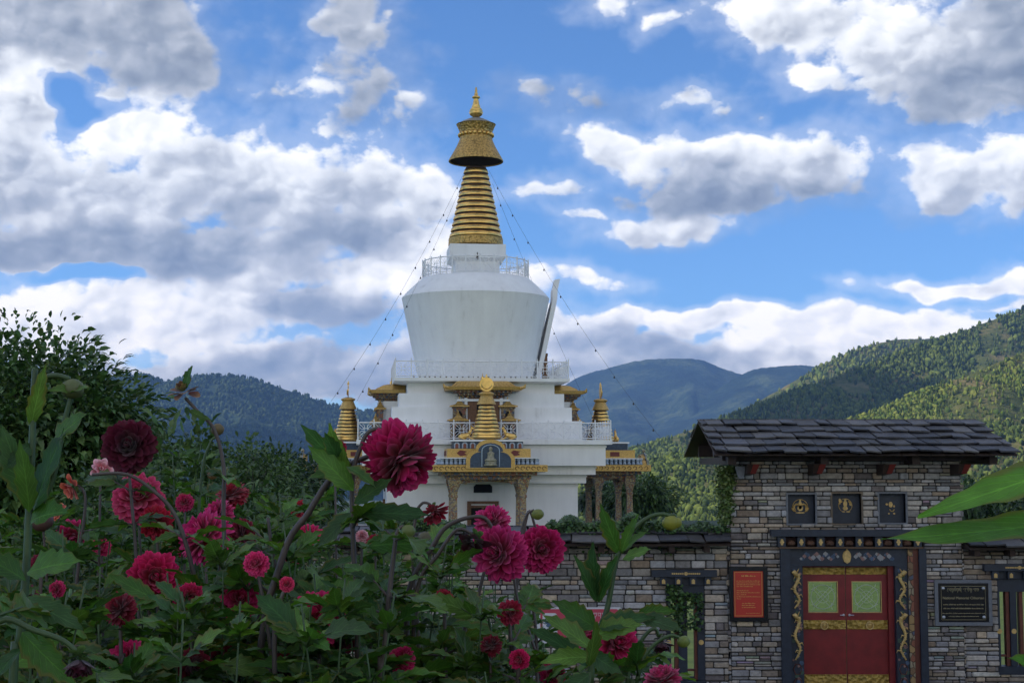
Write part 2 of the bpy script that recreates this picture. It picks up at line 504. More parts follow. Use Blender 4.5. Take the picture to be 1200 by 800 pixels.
rs = np.random.RandomState(5)
def forest(name, label, grid, n, h, mat, dens=None, vmin=.0, seed=1, palette=None, thin=.0, broad=.35):
    """one mesh of many small rough trees standing on a ridge"""
    rs = np.random.RandomState(seed)
    nu, nv = grid.shape[0] - 1, grid.shape[1] - 1
    a = rs.rand(n * 3) * nu; b = (nv / 2) + (vmin + (1 - vmin) * rs.rand(n * 3)) * nv / 2 * .97
    i = np.minimum(a.astype(int), nu - 1); j = np.minimum(b.astype(int), nv - 1); fa = (a - i)[:, None]; fb = (b - j)[:, None]
    P = (grid[i, j] * (1 - fa) * (1 - fb) + grid[i + 1, j] * fa * (1 - fb) + grid[i, j + 1] * (1 - fa) * fb + grid[i + 1, j + 1] * fa * fb)
    # thin stands and clearings
    dn = np.array([mnoise.noise(Vector((p[0] * .012, p[1] * .006, seed))) for p in P])
    keep = rs.rand(len(P)) < np.clip(1.15 + thin + dn * 3.2, .10, 1)
    P = P[keep][:n]; n = len(P); dn = dn[keep][:n]
    S = 5
    ang = np.arange(S) * 2 * np.pi / S
    prof_c = [(.12, .02), (.50, .16), (.36, .48), (.18, .78), (0.02, 1.0)]
    prof_b = [(.30, .02), (.58, .35), (.55, .68), (.32, .90), (.03, 1.0)]
    L = len(prof_c)
    Hh = h * (0.6 + .8 * rs.rand(n)); isb = rs.rand(n) < broad
    pc = np.array(prof_c); pb = np.array(prof_b)
    pr = np.where(isb[:, None, None], pb[None], pc[None])        # n, L, 2
    wid = np.where(isb, .72, .50) * (0.8 + .5 * rs.rand(n))
    rad = pr[:, :, 0] * (Hh * wid)[:, None]
    jit = 1 + (rs.rand(n, L, S) - .5) * .7
    X = P[:, 0, None, None] + rad[:, :, None] * np.cos(ang + rs.rand(n)[:, None, None] * 6) * jit
    Yy = P[:, 1, None, None] + rad[:, :, None] * np.sin(ang + rs.rand(n)[:, None, None] * 6) * jit
    Z = P[:, 2, None, None] - .3 + (pr[:, :, 1] * Hh[:, None])[:, :, None] + (rs.rand(n, L, S) - .5) * .08 * Hh[:, None, None]
    V = np.stack([X, Yy, Z], -1).reshape(-1, 3)
    base = (np.arange(n) * L * S)[:, None, None]
    l = np.arange(L - 1)[None, :, None]; s = np.arange(S)[None, None, :]
    q = np.stack([base + l * S + s, base + l * S + (s + 1) % S, base + (l + 1) * S + (s + 1) % S, base + (l + 1) * S + s], -1).reshape(-1, 4)
    pal = np.array(palette)
    k = rs.rand(n); c = pal[(k * len(pal)).astype(int) % len(pal)] * (0.82 + .36 * rs.rand(n))[:, None]
    cols = np.repeat(c, L * S, axis=0)
    o = link(name, np_mesh(name, V, q, mat, cols=cols))
    tag(o, label, 'forest', kind='stuff')
    return o
m_tree, gg, bb = new_mat('forest_foliage')
at_n = gg.new('ShaderNodeVertexColor'); at_n.layer_name = 'Col'
gg.l.new(at_n.outputs[0], bb.inputs['Base Color']); bb.inputs['Roughness'].default_value = .9; bb.inputs['Specular IOR Level'].default_value = .15

G_FL = mat_forest_floor('hill_scrub', (.03, .046, .014), (.075, .09, .028), (.17, .14, .065), .02)
B_FL = mat_forest_floor('far_forest', (.004, .010, .008), (.013, .027, .016), (.065, .085, .040), .0042)
B_FL2 = mat_forest_floor('near_mountain_forest', (.012, .026, .012), (.026, .046, .020), (.085, .110, .045), .0040)
PAL_SUN = [(.105, .140, .022), (.070, .105, .018), (.135, .165, .030), (.050, .080, .016), (.12, .145, .028), (.155, .175, .038)]  # brightened greens: warm sun on the slopes is put into the tree colour
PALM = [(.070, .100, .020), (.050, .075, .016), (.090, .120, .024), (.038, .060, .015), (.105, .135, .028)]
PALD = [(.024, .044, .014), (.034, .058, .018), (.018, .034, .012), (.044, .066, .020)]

gA = ridge('hill', [(800, 512, 2500), (870, 480, 2500), (930, 447, 2520), (965, 427, 2540), (1000, 411, 2560), (1045, 399, 2600), (1088, 397, 2640), (1130, 402, 2700), (1180, 410, 2750), (1260, 420, 2800)], 620, 500, G_FL, 130, 44, .16, .006, .1, seed=2)
gB = ridge('hill', [(690, 542, 1500), (745, 527, 1560), (800, 507, 1620), (860, 485, 1690), (920, 463, 1740), (980, 441, 1790), (1040, 418, 1830), (1085, 402, 1860), (1125, 389, 1890), (1165, 374, 1910), (1200, 362, 1930), (1300, 328, 1980), (1460, 290, 2050)], 560, 500, G_FL, 170, 60, .17, .007, .25, seed=5)
gC = ridge('hill', [(860, 545, 1040), (930, 520, 1070), (985, 497, 1100), (1040, 477, 1130), (1090, 455, 1160), (1140, 437, 1190), (1200, 412, 1220), (1300, 375, 1270), (1480, 330, 1320)], 330, 260, G_FL, 150, 54, .16, .011, .25, seed=9)
gE = ridge('hill', [(560, 590, 900), (640, 572, 930), (720, 552, 960), (780, 537, 980), (840, 524, 1000), (900, 514, 1010), (1000, 505, 1020), (1100, 500, 1030), (1250, 490, 1040), (1450, 480, 1060)], 520, 160, G_FL, 110, 40, .2, .016, .2, seed=12)
gL = ridge('mountain', [(-420, 400, 3500), (-250, 395, 3600), (-100, 415, 3700), (20, 432, 3800), (110, 442, 3900), (165, 440, 3950), (195, 448, 4000), (225, 442, 4000), (262, 441, 4000), (300, 446, 4000), (345, 460, 4020), (400, 478, 4050), (440, 483, 4100), (480, 488, 4150), (560, 505, 4200), (660, 535, 4300)], 1500, 900, B_FL2, 220, 90, .30, .0026, .3, seed=21, prof=.9)
gM = ridge('mountain', [(380, 500, 6900), (470, 480, 6900), (560, 486, 6800), (640, 462, 6700), (680, 441, 6600), (710, 432, 6600), (752, 422, 6600), (795, 420, 6600), (822, 422, 6600), (845, 431, 6650), (872, 440, 6700), (910, 455, 6800), (980, 470, 6900), (1100, 470, 7000)], 2600, 1200, B_FL, 190, 80, .26, .0014, .2, seed=33, prof=.9)
gN = ridge('mountain', [(700, 530, 5600), (770, 492, 5700), (815, 470, 5800), (850, 450, 5900), (880, 434, 6000), (905, 430, 6000), (930, 428, 6000), (952, 429, 6000), (975, 436, 6000), (1020, 450, 6000), (1120, 440, 6000), (1300, 400, 6000)], 2000, 1200, B_FL, 150, 70, .26, .0016, .2, seed=41, prof=.9)
forest('hillside_forest', 'sunlit pines along the back ridge of the right hill', gA, 9000, 6.5, m_tree, palette=PAL_SUN, seed=3)
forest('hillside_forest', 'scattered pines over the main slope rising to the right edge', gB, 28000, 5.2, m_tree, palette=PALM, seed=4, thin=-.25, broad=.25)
forest('hillside_forest', 'yellow green trees on the lower spur above the gate roof', gC, 30000, 3.3, m_tree, palette=PAL_SUN, seed=5, thin=-.05, broad=.3)
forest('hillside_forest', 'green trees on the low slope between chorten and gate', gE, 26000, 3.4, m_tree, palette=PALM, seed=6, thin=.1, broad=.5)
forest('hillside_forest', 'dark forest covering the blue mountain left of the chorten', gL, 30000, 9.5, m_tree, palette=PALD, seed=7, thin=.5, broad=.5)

flat = np.array([[(-560 + 560 * i / 40 + (j - 10) * 12 * (-1 if i < 0 else 0), 1500 - 1330 * (j - 10) / 10 if j >= 10 else 1500 + 10 * (10 - j), BASE + .2) for j in range(21)] for i in range(41)], dtype=float)
flat[:, :, 0] *= (flat[:, :, 1] / 900.0 + .12)
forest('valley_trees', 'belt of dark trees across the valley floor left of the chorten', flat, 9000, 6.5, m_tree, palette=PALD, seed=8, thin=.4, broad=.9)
# ---- unseen cloud shapes, added to block sun from shrine, garden and some slopes
m_cl, gg, bb = new_mat('blocker_cloud_white'); bb.inputs['Base Color'].default_value = (.9, .9, .92, 1); bb.inputs['Roughness'].default_value = 1
def add_sun_blocker(target, alt, rx, ry, seed):
    k = (alt - target[2]) / sun_dir.z
    c = Vector(target) + sun_dir * k
    bm = bmesh.new(); bmesh.ops.create_icosphere(bm, subdivisions=5, radius=1)
    for v in bm.verts:
        p = v.co.copy(); n = fbm(p.x * 2.2 + seed, p.y * 2.2, p.z * 2.2, 5)
        s = 1 + .55 * n
        v.co = Vector((p.x * rx * s, p.y * ry * s, p.z * (110 if p.z > 0 else 45) * (1 + .5 * n)))
    me = bpy.data.meshes.new('sun_blocker_cloud'); bm.to_mesh(me); bm.free(); me.materials.append(m_cl)
    me.polygons.foreach_set('use_smooth', [True] * len(me.polygons))
    o = link('sun_blocker_cloud', me); o.location = c
    tag(o, kind='structure'); return o
BLOCKER_ALT = 1150
add_sun_blocker((10, 80, 10), BLOCKER_ALT, 330, 330, 1)
add_sun_blocker((330, 1640, 90), BLOCKER_ALT, 120, 190, 2)
add_sun_blocker((-1000, 3000, 200), BLOCKER_ALT, 620, 420, 5)

# ---- haze
hz = MB(); hz.box(-9000, -450, BASE - 3, 9000, 9500, 900)
m_hz = bpy.data.materials.new('haze'); m_hz.use_nodes = True
g = NG(m_hz.node_tree)
for n in list(m_hz.node_tree.nodes): m_hz.node_tree.nodes.remove(n)
o_ = g.new('ShaderNodeOutputMaterial'); pv = g.new('ShaderNodeVolumePrincipled')
pv.inputs['Color'].default_value = (.24, .47, 1.0, 1); pv.inputs['Density'].default_value = 7.5e-5
pv.inputs['Anisotropy'].default_value = 0.0
g.l.new(pv.outputs[0], o_.inputs['Volume'])
ho = hz.build('haze', m_hz); tag(ho, 'thin blue haze in the valley air', 'haze', kind='stuff')

# the little house high on the right hillside
hp = at(1108, 432, 1800); hut = thing('house', 'tiny cream house with an orange roof alone on the right hillside', 'house', hp)
m_cream = bpy.data.materials.new('cream_wall'); m_cream.use_nodes = True; m_cream.node_tree.nodes['Principled BSDF'].inputs['Base Color'].default_value = (.62, .52, .42, 1)
m_or = bpy.data.materials.new('orange_roof'); m_or.use_nodes = True; m_or.node_tree.nodes['Principled BSDF'].inputs['Base Color'].default_value = (.55, .17, .06, 1)
mb = MB(); mb.box(-3, -3, -3, 3, 3, 5.5); mb.build('wall', m_cream, hut)
mb = MB(); mb.prism([(-3.8, 5.5), (3.8, 5.5), (0, 9.0)], -3.8, 3.8); mb.build('roof', m_or, hut)
mb = MB(); mb.box(-1, -3.1, 1, 1, -3.01, 3); mb.build('window', m_or, hut)
# ------------------------------------------------------------------ shared materials
def simple(name, c, rough=.6, metal=0.0, spec=None, var=.0, vscale=6.0, bump=.0, bscale=40.0):
    m, g, b = new_mat(name)
    b.inputs['Roughness'].default_value = rough; b.inputs['Metallic'].default_value = metal
    if spec is not None: b.inputs['Specular IOR Level'].default_value = spec
    b.inputs['Base Color'].default_value = (*c, 1)
    if var or bump: tc = g.new('ShaderNodeTexCoord')
    if var:
        n, _ = g.noise(tc.outputs['Object'], vscale, 6, .62)
        lo = tuple(x * (1 - var) for x in c); hi = tuple(min(1, x * (1 + var * .8)) for x in c)
        g.l.new(g.ramp(n, [(.3, lo), (.7, hi)]), b.inputs['Base Color'])
    if bump:
        n, _ = g.noise(tc.outputs['Object'], bscale, 5, .6)
        bp = g.new('ShaderNodeBump'); bp.inputs['Strength'].default_value = bump; bp.inputs['Distance'].default_value = .02
        g.put(bp.inputs['Height'], n); g.l.new(bp.outputs[0], b.inputs['Normal'])
    return m
def whitewash():
    m, g, b = new_mat('whitewash')
    tc = g.new('ShaderNodeTexCoord'); P = tc.outputs['Object']
    n, _ = g.noise(P, .7, 5, .6)
    mp = g.new('ShaderNodeMapping'); g.put(mp.inputs[0], P); mp.inputs['Scale'].default_value = (1.3, 1.3, .12)
    s, _ = g.noise(mp.outputs[0], 1.6, 5, .62)
    f = n * .45 + s * .55
    g.l.new(g.ramp(f, [(.28, (.60, .585, .55)), (.42, (.79, .78, .76)), (.7, (.88, .875, .85))]), b.inputs['Base Color'])
    b.inputs['Roughness'].default_value = .7
    n2, _ = g.noise(P, 6, 4); bp = g.new('ShaderNodeBump'); bp.inputs['Strength'].default_value = .08; bp.inputs['Distance'].default_value = .02
    g.put(bp.inputs['Height'], n2); g.l.new(bp.outputs[0], b.inputs['Normal'])
    return m
def gilded(name, c, rough, metal, bump, bscale, dark=.5, vscale=3.0):
    m, g, b = new_mat(name)
    tc = g.new('ShaderNodeTexCoord'); P = tc.outputs['Object']
    n, _ = g.noise(P, vscale, 6, .65)
    g.l.new(g.ramp(n, [(.33, tuple(x * dark for x in c)), (.55, c), (.75, tuple(min(1, x * 1.12) for x in c))]), b.inputs['Base Color'])
    b.inputs['Metallic'].default_value = metal
    g.put(b.inputs['Roughness'], g.math('MULTIPLY_ADD', n, .3, rough - .12))
    v = g.new('ShaderNodeTexVoronoi'); g.put(v.inputs['Vector'], P); v.inputs['Scale'].default_value = bscale
    n2, _ = g.noise(P, bscale * .7, 3)
    bp = g.new('ShaderNodeBump'); bp.inputs['Strength'].default_value = bump; bp.inputs['Distance'].default_value = .04
    g.put(bp.inputs['Height'], E(g, v.outputs['Distance']) + n2 * .5); g.l.new(bp.outputs[0], b.inputs['Normal'])
    return m
def painted(name, cols, scale, rough=.6, bump=.3, stretch=(1, 1, 1)):
    """hand painted ornament: small cells in the given colours with dark outlines"""
    m, g, b = new_mat(name)
    tc = g.new('ShaderNodeTexCoord')
    mp = g.new('ShaderNodeMapping'); g.put(mp.inputs[0], tc.outputs['Object']); mp.inputs['Scale'].default_value = stretch
    n, nc = g.noise(mp.outputs[0], scale * .8, 2)
    w = g.vmath('ADD', mp.outputs[0], g.vmath('SCALE', nc).outputs[0])
    wv = g.new('ShaderNodeVectorMath', operation='MULTIPLY_ADD'); g.put(wv.inputs[0], nc); wv.inputs[1].default_value = (.3 / scale * 2,) * 3; g.put(wv.inputs[2], mp.outputs[0])
    v = g.new('ShaderNodeTexVoronoi'); g.put(v.inputs['Vector'], wv.outputs[0]); v.inputs['Scale'].default_value = scale
    r, g2, b2 = g.sep(v.outputs['Color'])
    k = len(cols)
    c = g.ramp(r, [((i + .0) / k, cc) for i, cc in enumerate(cols)], 'CONSTANT')
    v2 = g.new('ShaderNodeTexVoronoi', feature='DISTANCE_TO_EDGE'); g.put(v2.inputs['Vector'], wv.outputs[0]); v2.inputs['Scale'].default_value = scale
    e = g.mrange(E(g, v2.outputs['Distance']), .02, .09)
    c = g.mix(e, tuple(x * .35 for x in cols[0]), c)
    g.l.new(c, b.inputs['Base Color']); b.inputs['Roughness'].default_value = rough
    if bump:
        bp = g.new('ShaderNodeBump'); bp.inputs['Strength'].default_value = bump; bp.inputs['Distance'].default_value = .02
        g.put(bp.inputs['Height'], e); g.l.new(bp.outputs[0], b.inputs['Normal'])
    return m
WHITE = whitewash()
GOLD = gilded('gold_leaf', (.88, .56, .17), .34, .97, .22, 4.0, .62, 1.6)
GOLD_F = gilded('gold_filigree', (.60, .38, .12), .46, .85, 1.0, 7.0, .30, 8.0)
GOLD_P = simple('gold_paint', (.56, .35, .10), .42, .45, var=.35, vscale=14)
GROOVE = simple('dark_groove', (.05, .022, .012), .7)
BRONZE = simple('dark_bronze', (.16, .10, .045), .5, .5, var=.4)
WOOD = simple('varnished_wood', (.17, .075, .03), .55, var=.5, vscale=9)
WOOD_D = simple('dark_wood', (.035, .018, .012), .7, var=.4, vscale=9)
ORN = painted('painted_ornament', [(.20, .12, .06), (.34, .22, .09), (.08, .10, .15), (.25, .09, .05), (.30, .25, .16)], 8.0)
ORN_COL = painted('column_ornament', [(.33, .24, .13), (.42, .32, .14), (.16, .15, .16), (.28, .12, .06), (.36, .30, .2)], 11.0)
BLUE = simple('deep_blue_paint', (.035, .06, .10), .5, var=.4)
BLUE_L = simple('pale_blue_paint', (.36, .43, .50), .5)
RAILM = simple('white_railing_paint', (.80, .80, .80), .5, .0, var=.15)
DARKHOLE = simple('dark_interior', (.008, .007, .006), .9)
RED_D = simple('dark_red_paint', (.16, .03, .02), .6); TERRA = simple('terracotta_paint', (.22, .07, .04), .6)
BLUE_ROOF = simple('blue_roof_sheet', (.10, .17, .26), .5, var=.3)

A_CH = R(6.0)
CH = at(557, 545, 94); CH.z = 0
chorten = thing('chorten', 'tall white Buddhist chorten with golden spire rising behind the stone wall', 'chorten', CH, A_CH)

def tri_d(h): return 94.0 - h
def zc(py, h): return zat(py, tri_d(h))
# -- stepped white body
mb = MB()
tiers = [(5.80, None, 566), (6.25, 566, 556), (6.75, 556, 545.5), (7.28, 545.5, 520.5), (7.63, 520.5, 515)]
prof = []; z = 0.0
for h, a, b in tiers:
    zt = zc(b, h)
    prof += [(h, h, z), (h, h, zt)]; z = zt
mb.sqloft(prof)
z_low_deck = z
mb2 = MB(); prof = []; z = z_low_deck + .002
for h, b in ((6.05, 493), (5.5, 477), (5.08, 461), (4.55, 449.5)):
    zt = zc(b, h); prof += [(h, h, z), (h, h, zt)]; z = zt
zs = zc(446.5, 5.4); prof += [(5.38, 5.38, zs), (5.4, 5.4, zc(442.5, 5.4))]
z_up_deck = zc(442.5, 5.4)
mb2.sqloft(prof)
mb.build('stepped_base', WHITE, chorten)
mb2.build('stepped_plinth', WHITE, chorten)
# thin string mouldings
mb = MB()
for h, py in ((7.28, 523), (6.75, 547.5), (6.25, 558), (5.8, 568.5)):
    zz = zc(py, h)
    for s in (-1, 1):
        mb.box(-h - .05, s * h - .025 - .025 * (1 - s) * 0, zz - .05, h + .05, s * (h + .05), zz + .05) if s > 0 else mb.box(-h - .05, -h - .05, zz - .05, h + .05, -h + .01, zz + .05)
        mb.box(s * h - .01 if s > 0 else -h - .05, -h + .012, zz - .05, h + .05 if s > 0 else -h + .01, h - .012, zz + .05)
mb.build('string_moulding', WHITE, chorten)
# -- dome
z_lip = zat(351, 94); z_rim = zat(328, 94)
mb = MB()
N = 96
pr = [(3.66, z_up_deck)]
for k in range(1, 9):
    t = k / 8; pr.append((3.66 + (4.80 - 3.66) * (t ** .96), z_up_deck + (z_lip - z_up_deck) * t))
pr += [(4.81, z_lip + .03)]
for k in range(1, 7):
    t = k / 6; pr.append((4.81 - (4.81 - 3.50) * (t ** 1.12), z_lip + .03 + (z_rim - z_lip) * t))
pr += [(3.40, z_rim + .06), (0.01, z_rim + .06)]
mb.lathe(pr, N, cap=False)
mb.build('dome', WHITE, chorten, angle=28)
# -- harmika
z_h0 = z_rim + .06; z_h1 = zat(303.5, 92.3); z_h2 = zat(286, 92.3)
mb = MB(); mb.sqloft([(1.42, 1.42, z_h0), (1.42, 1.42, z_h1 - .1), (1.80, 1.80, z_h1 + .1), (1.80, 1.80, z_h2)])
hm = mb.build('harmika', WHITE, chorten)
mb = MB(); mb.box(-.10, -1.86, z_h1 - .02, .02, -1.80, z_h1 + .22); mb.tube([(-.04, -1.83, z_h1 + .2), (-.04, -1.83, z_h1 + .42)], .03)
mb.build('lamp_bracket', WOOD_D, hm)
# -- ringed spire (12 gilded rings)
def ringed(mb, c, z0, z1, r0, r1, n, segs=40, groove=.88, M=None):
    """gilded rings with dark grooves: material 0 ring, 1 groove"""
    hh = (z1 - z0) / n
    for k in range(n):
        za = z0 + hh * k; ra = r0 + (r1 - r0) * (k / n); rb = r0 + (r1 - r0) * ((k + .78) / n); rc = r0 + (r1 - r0) * ((k + 1) / n)
        mb.mi = 0
        mb.lathe([(ra * groove, za), (ra * .995, za + hh * .04), (ra * 1.0, za + hh * .12), ((ra + rb) * .5 * 1.0, za + hh * .42), (rb * .985, za + hh * .68), (rb * groove, za + hh * .735)], segs, c, M, cap=False)
        mb.mi = 1
        mb.lathe([(rb * groove, za + hh * .733), (rc * (groove - .01), za + hh * 1.003)], segs, c, M, cap=False)
z_s1 = zat(279, 94); z_s2 = zat(197, 94)
mb = MB(); mb.lathe([(1.55, z_h2), (1.66, z_h2 + .02), (1.80, z_h2 + .12), (1.78, z_s1 - .06), (1.6, z_s1)], 40)
mb.build('carved_spire_base', GOLD_F, chorten, angle=40)
mb = MB(); ringed(mb, (0, 0, 0), z_s1, z_s2, 1.74, .74, 12, groove=.93)
# seams between gilded sheets
mb.build('ringed_spire', [GOLD, GROOVE], chorten, angle=50)
# -- parasol crown
zb = zat(189.5, 94)
def zz_(py): return zat(py, 94)
mb = MB()
mb.lathe([(.68, zb + .55), (1.2, zb + .32), (1.70, zb + .04)], 48, cap=False)
crown = mb.build('parasol_underside', WOOD_D, chorten, smooth=True)
mb = MB()
mb.lathe([(1.70, zb + .04), (1.79, zb - .02), (1.80, zb + .05), (1.55, zz_(181)), (1.30, zz_(173)), (1.12, zz_(166)), (1.06, zz_(162)), (1.05, zz_(158)), (1.10, zz_(154)), (1.27, zz_(147.3)), (1.30, zz_(146.4)), (1.20, zz_(146.0))], 56, cap=False)
mb.build('parasol', GOLD_F, chorten, angle=45)
mb = MB()
for k in range(22):
    a = 2 * PI * k / 22
    mb.lathe([(.02, -.02), (.11, .03), (.13, .13), (.09, .22), (.02, .26)], 8, (1.08 * math.cos(a), 1.08 * math.sin(a), zz_(161.0)))
mb.build('lotus_bead', GOLD, chorten, smooth=True)
mb = MB(); mb.lathe([(1.22, zz_(146.4)), (.95, zz_(143.3)), (.55, zz_(140)), (.22, zz_(138))], 40)
mb.build('crown_cap', simple('weathered_lead', (.24, .23, .20), .5, .2, var=.2), chorten, angle=50)
mb = MB()
mb.lathe([(.22, zz_(138)), (.24, zz_(137)), (.40, zz_(135)), (.47, zz_(132)), (.36, zz_(131)), (.44, zz_(130.2)), (.36, zz_(127.5)), (.24, zz_(126)), (.29, zz_(125.2)), (.23, zz_(123)), (.17, zz_(117.5)), (.16, zz_(116)), (.27, zz_(115)), (.25, zz_(113.5)), (.10, zz_(112)), (.13, zz_(110)), (.07, zz_(108.5)), (.10, zz_(106.5)), (.05, zz_(105)), (.07, zz_(103.8)), (.02, zz_(102.2))], 20)
mb.build('finial', GOLD, chorten, smooth=True)

# -- railings
def rail_mesh(pts, closed=False, h=1.05, pitch=.94):
    """top and bottom rail and scroll panels along a polyline; returns builder and post spots"""
    mb = MB(); posts = []
    seg = list(zip(pts[:-1], pts[1:]))
    for a, b in seg:
        a = Vector(a); b = Vector(b); L = (b - a).length; n = max(1, round(L / pitch)); d = (b - a) / n
        t = d.normalized()
        for zz in (.10, h): mb.tube([a + Vector((0, 0, zz)), b + Vector((0, 0, zz))],   .036 if zz > .5 else .028, 4, cap=False)
        for k in range(n):
            p = a + d * k; posts.append(p)
            c = p + d * .5 + Vector((0, 0, h * .55)); w = d.length * .46; hh = h * .40
            def arc(cx, cz, r, a0, a1, m=8):
                return [c + t * (cx + r * math.cos(a0 + (a1 - a0) * q / m)) + Vector((0, 0, cz + r * math.sin(a0 + (a1 - a0) * q / m))) for q in range(m + 1)]
            mb.tube(arc(0, 0, .12, 0, 2 * PI, 8),   .020, 3, cap=False)
            for sx in (-1, 1):
                for sz in (-1, 1):
                    mb.tube(arc(sx * w * .52, sz * hh * .50, .15, math.atan2(sz, sx) + .9, math.atan2(sz, sx) + 2 * PI - .9, 8),   .020, 3, cap=False)
                    mb.tube([c + t * (sx * .08) + Vector((0, 0, sz * .08)), c + t * (sx * w * .95) + Vector((0, 0, sz * hh * .98))], .017, 3, cap=False)
        if not closed and (a, b) == (Vector(seg[-1][0]), Vector(seg[-1][1])): posts.append(b)
    return mb, posts
post_mb = MB(); post_mb.box(-.036, -.036, 0, .036, .036, 1.12); post_mb.lathe([(.03, 1.12), (.045, 1.15), (.02, 1.2)], 6)
post_me = post_mb.mesh('post', RAILM)
def railing(name, pts, closed=False, h=1.05, pitch=.94):
    mb, posts = rail_mesh(pts, closed, h, pitch)
    o = mb.build(name, RAILM, chorten)
    for p in posts:
        q = link('post', post_me, o); q.location = p
    return o
zr = z_rim + .06
circ = [(3.46 * math.cos(2 * PI * k / 24), 3.46 * math.sin(2 * PI * k / 24), zr) for k in range(25)]
railing('round_railing', circ, True, 1.06, .94)
e = 5.32
railing('upper_railing', [(-e, e, z_up_deck), (-e, -e, z_up_deck), (e, -e, z_up_deck), (e, e, z_up_deck)], False, 1.0)
e = 7.55
railing('lower_railing', [(-e, e, z_low_deck), (-e, -e, z_low_deck), (e, -e, z_low_deck), (e, e, z_low_deck)], False, 1.0)
# small things on the upper deck: butter lamp bowls
mb = MB(); mb.lathe([(.05, 0), (.03, .05), (.09, .14), (.09, .16), (.02, .15)], 8)
bowl_me = mb.mesh('offering_bowl', BRONZE)
for k in range(26):
    q = link('offering_bowl', bowl_me, chorten); q.location = (-4.2 + k * .33 + .1 * rnd.random(), -4.9 + .2 * rnd.random(), z_up_deck + .002)

# -- niche shield standing against the dome, facing away to the right
mb = MB()
outl = [(0.0, 3.92, .85), (.10, 4.06, .95), (.3, 4.36, 1.05), (.55, 4.72, 1.0), (.72, 4.98, .85), (.82, 5.14, .6), (.91, 5.16, .45), (.95, 5.24, .38), (1.02, 5.34, .34)]
z0n = z_up_deck; z1n = zat(326, 93.5)
rings = []
for t, r, w in outl:
    zz = z0n + (z1n - z0n) * t / 1.02
    th = .30 if t < .9 else .34
    rings.append([mb.vert((r - th * .5, -w, zz)), mb.vert((r + th * .5, -w, zz + .05)), mb.vert((r + th * .5, w, zz + .05)), mb.vert((r - th * .5, w, zz))])
for k in range(len(rings) - 1):
    for j in range(4): mb.face((rings[k][j], rings[k][(j + 1) % 4], rings[k + 1][(j + 1) % 4], rings[k + 1][j]))
mb.face(rings[0][::-1]); mb.face(rings[-1])
nf = mb.build('niche_shield', WHITE, chorten)
mb = MB(); mb.box(4.42, -.7, z_up_deck, 4.62, -.5, z_up_deck + 1.7); mb.box(4.42, .5, z_up_deck, 4.62, .7, z_up_deck + 1.7); mb.box(4.40, -.75, z_up_deck + 1.71, 4.64, .75, z_up_deck + 1.9)
mb.build('niche_frame', WOOD, nf)

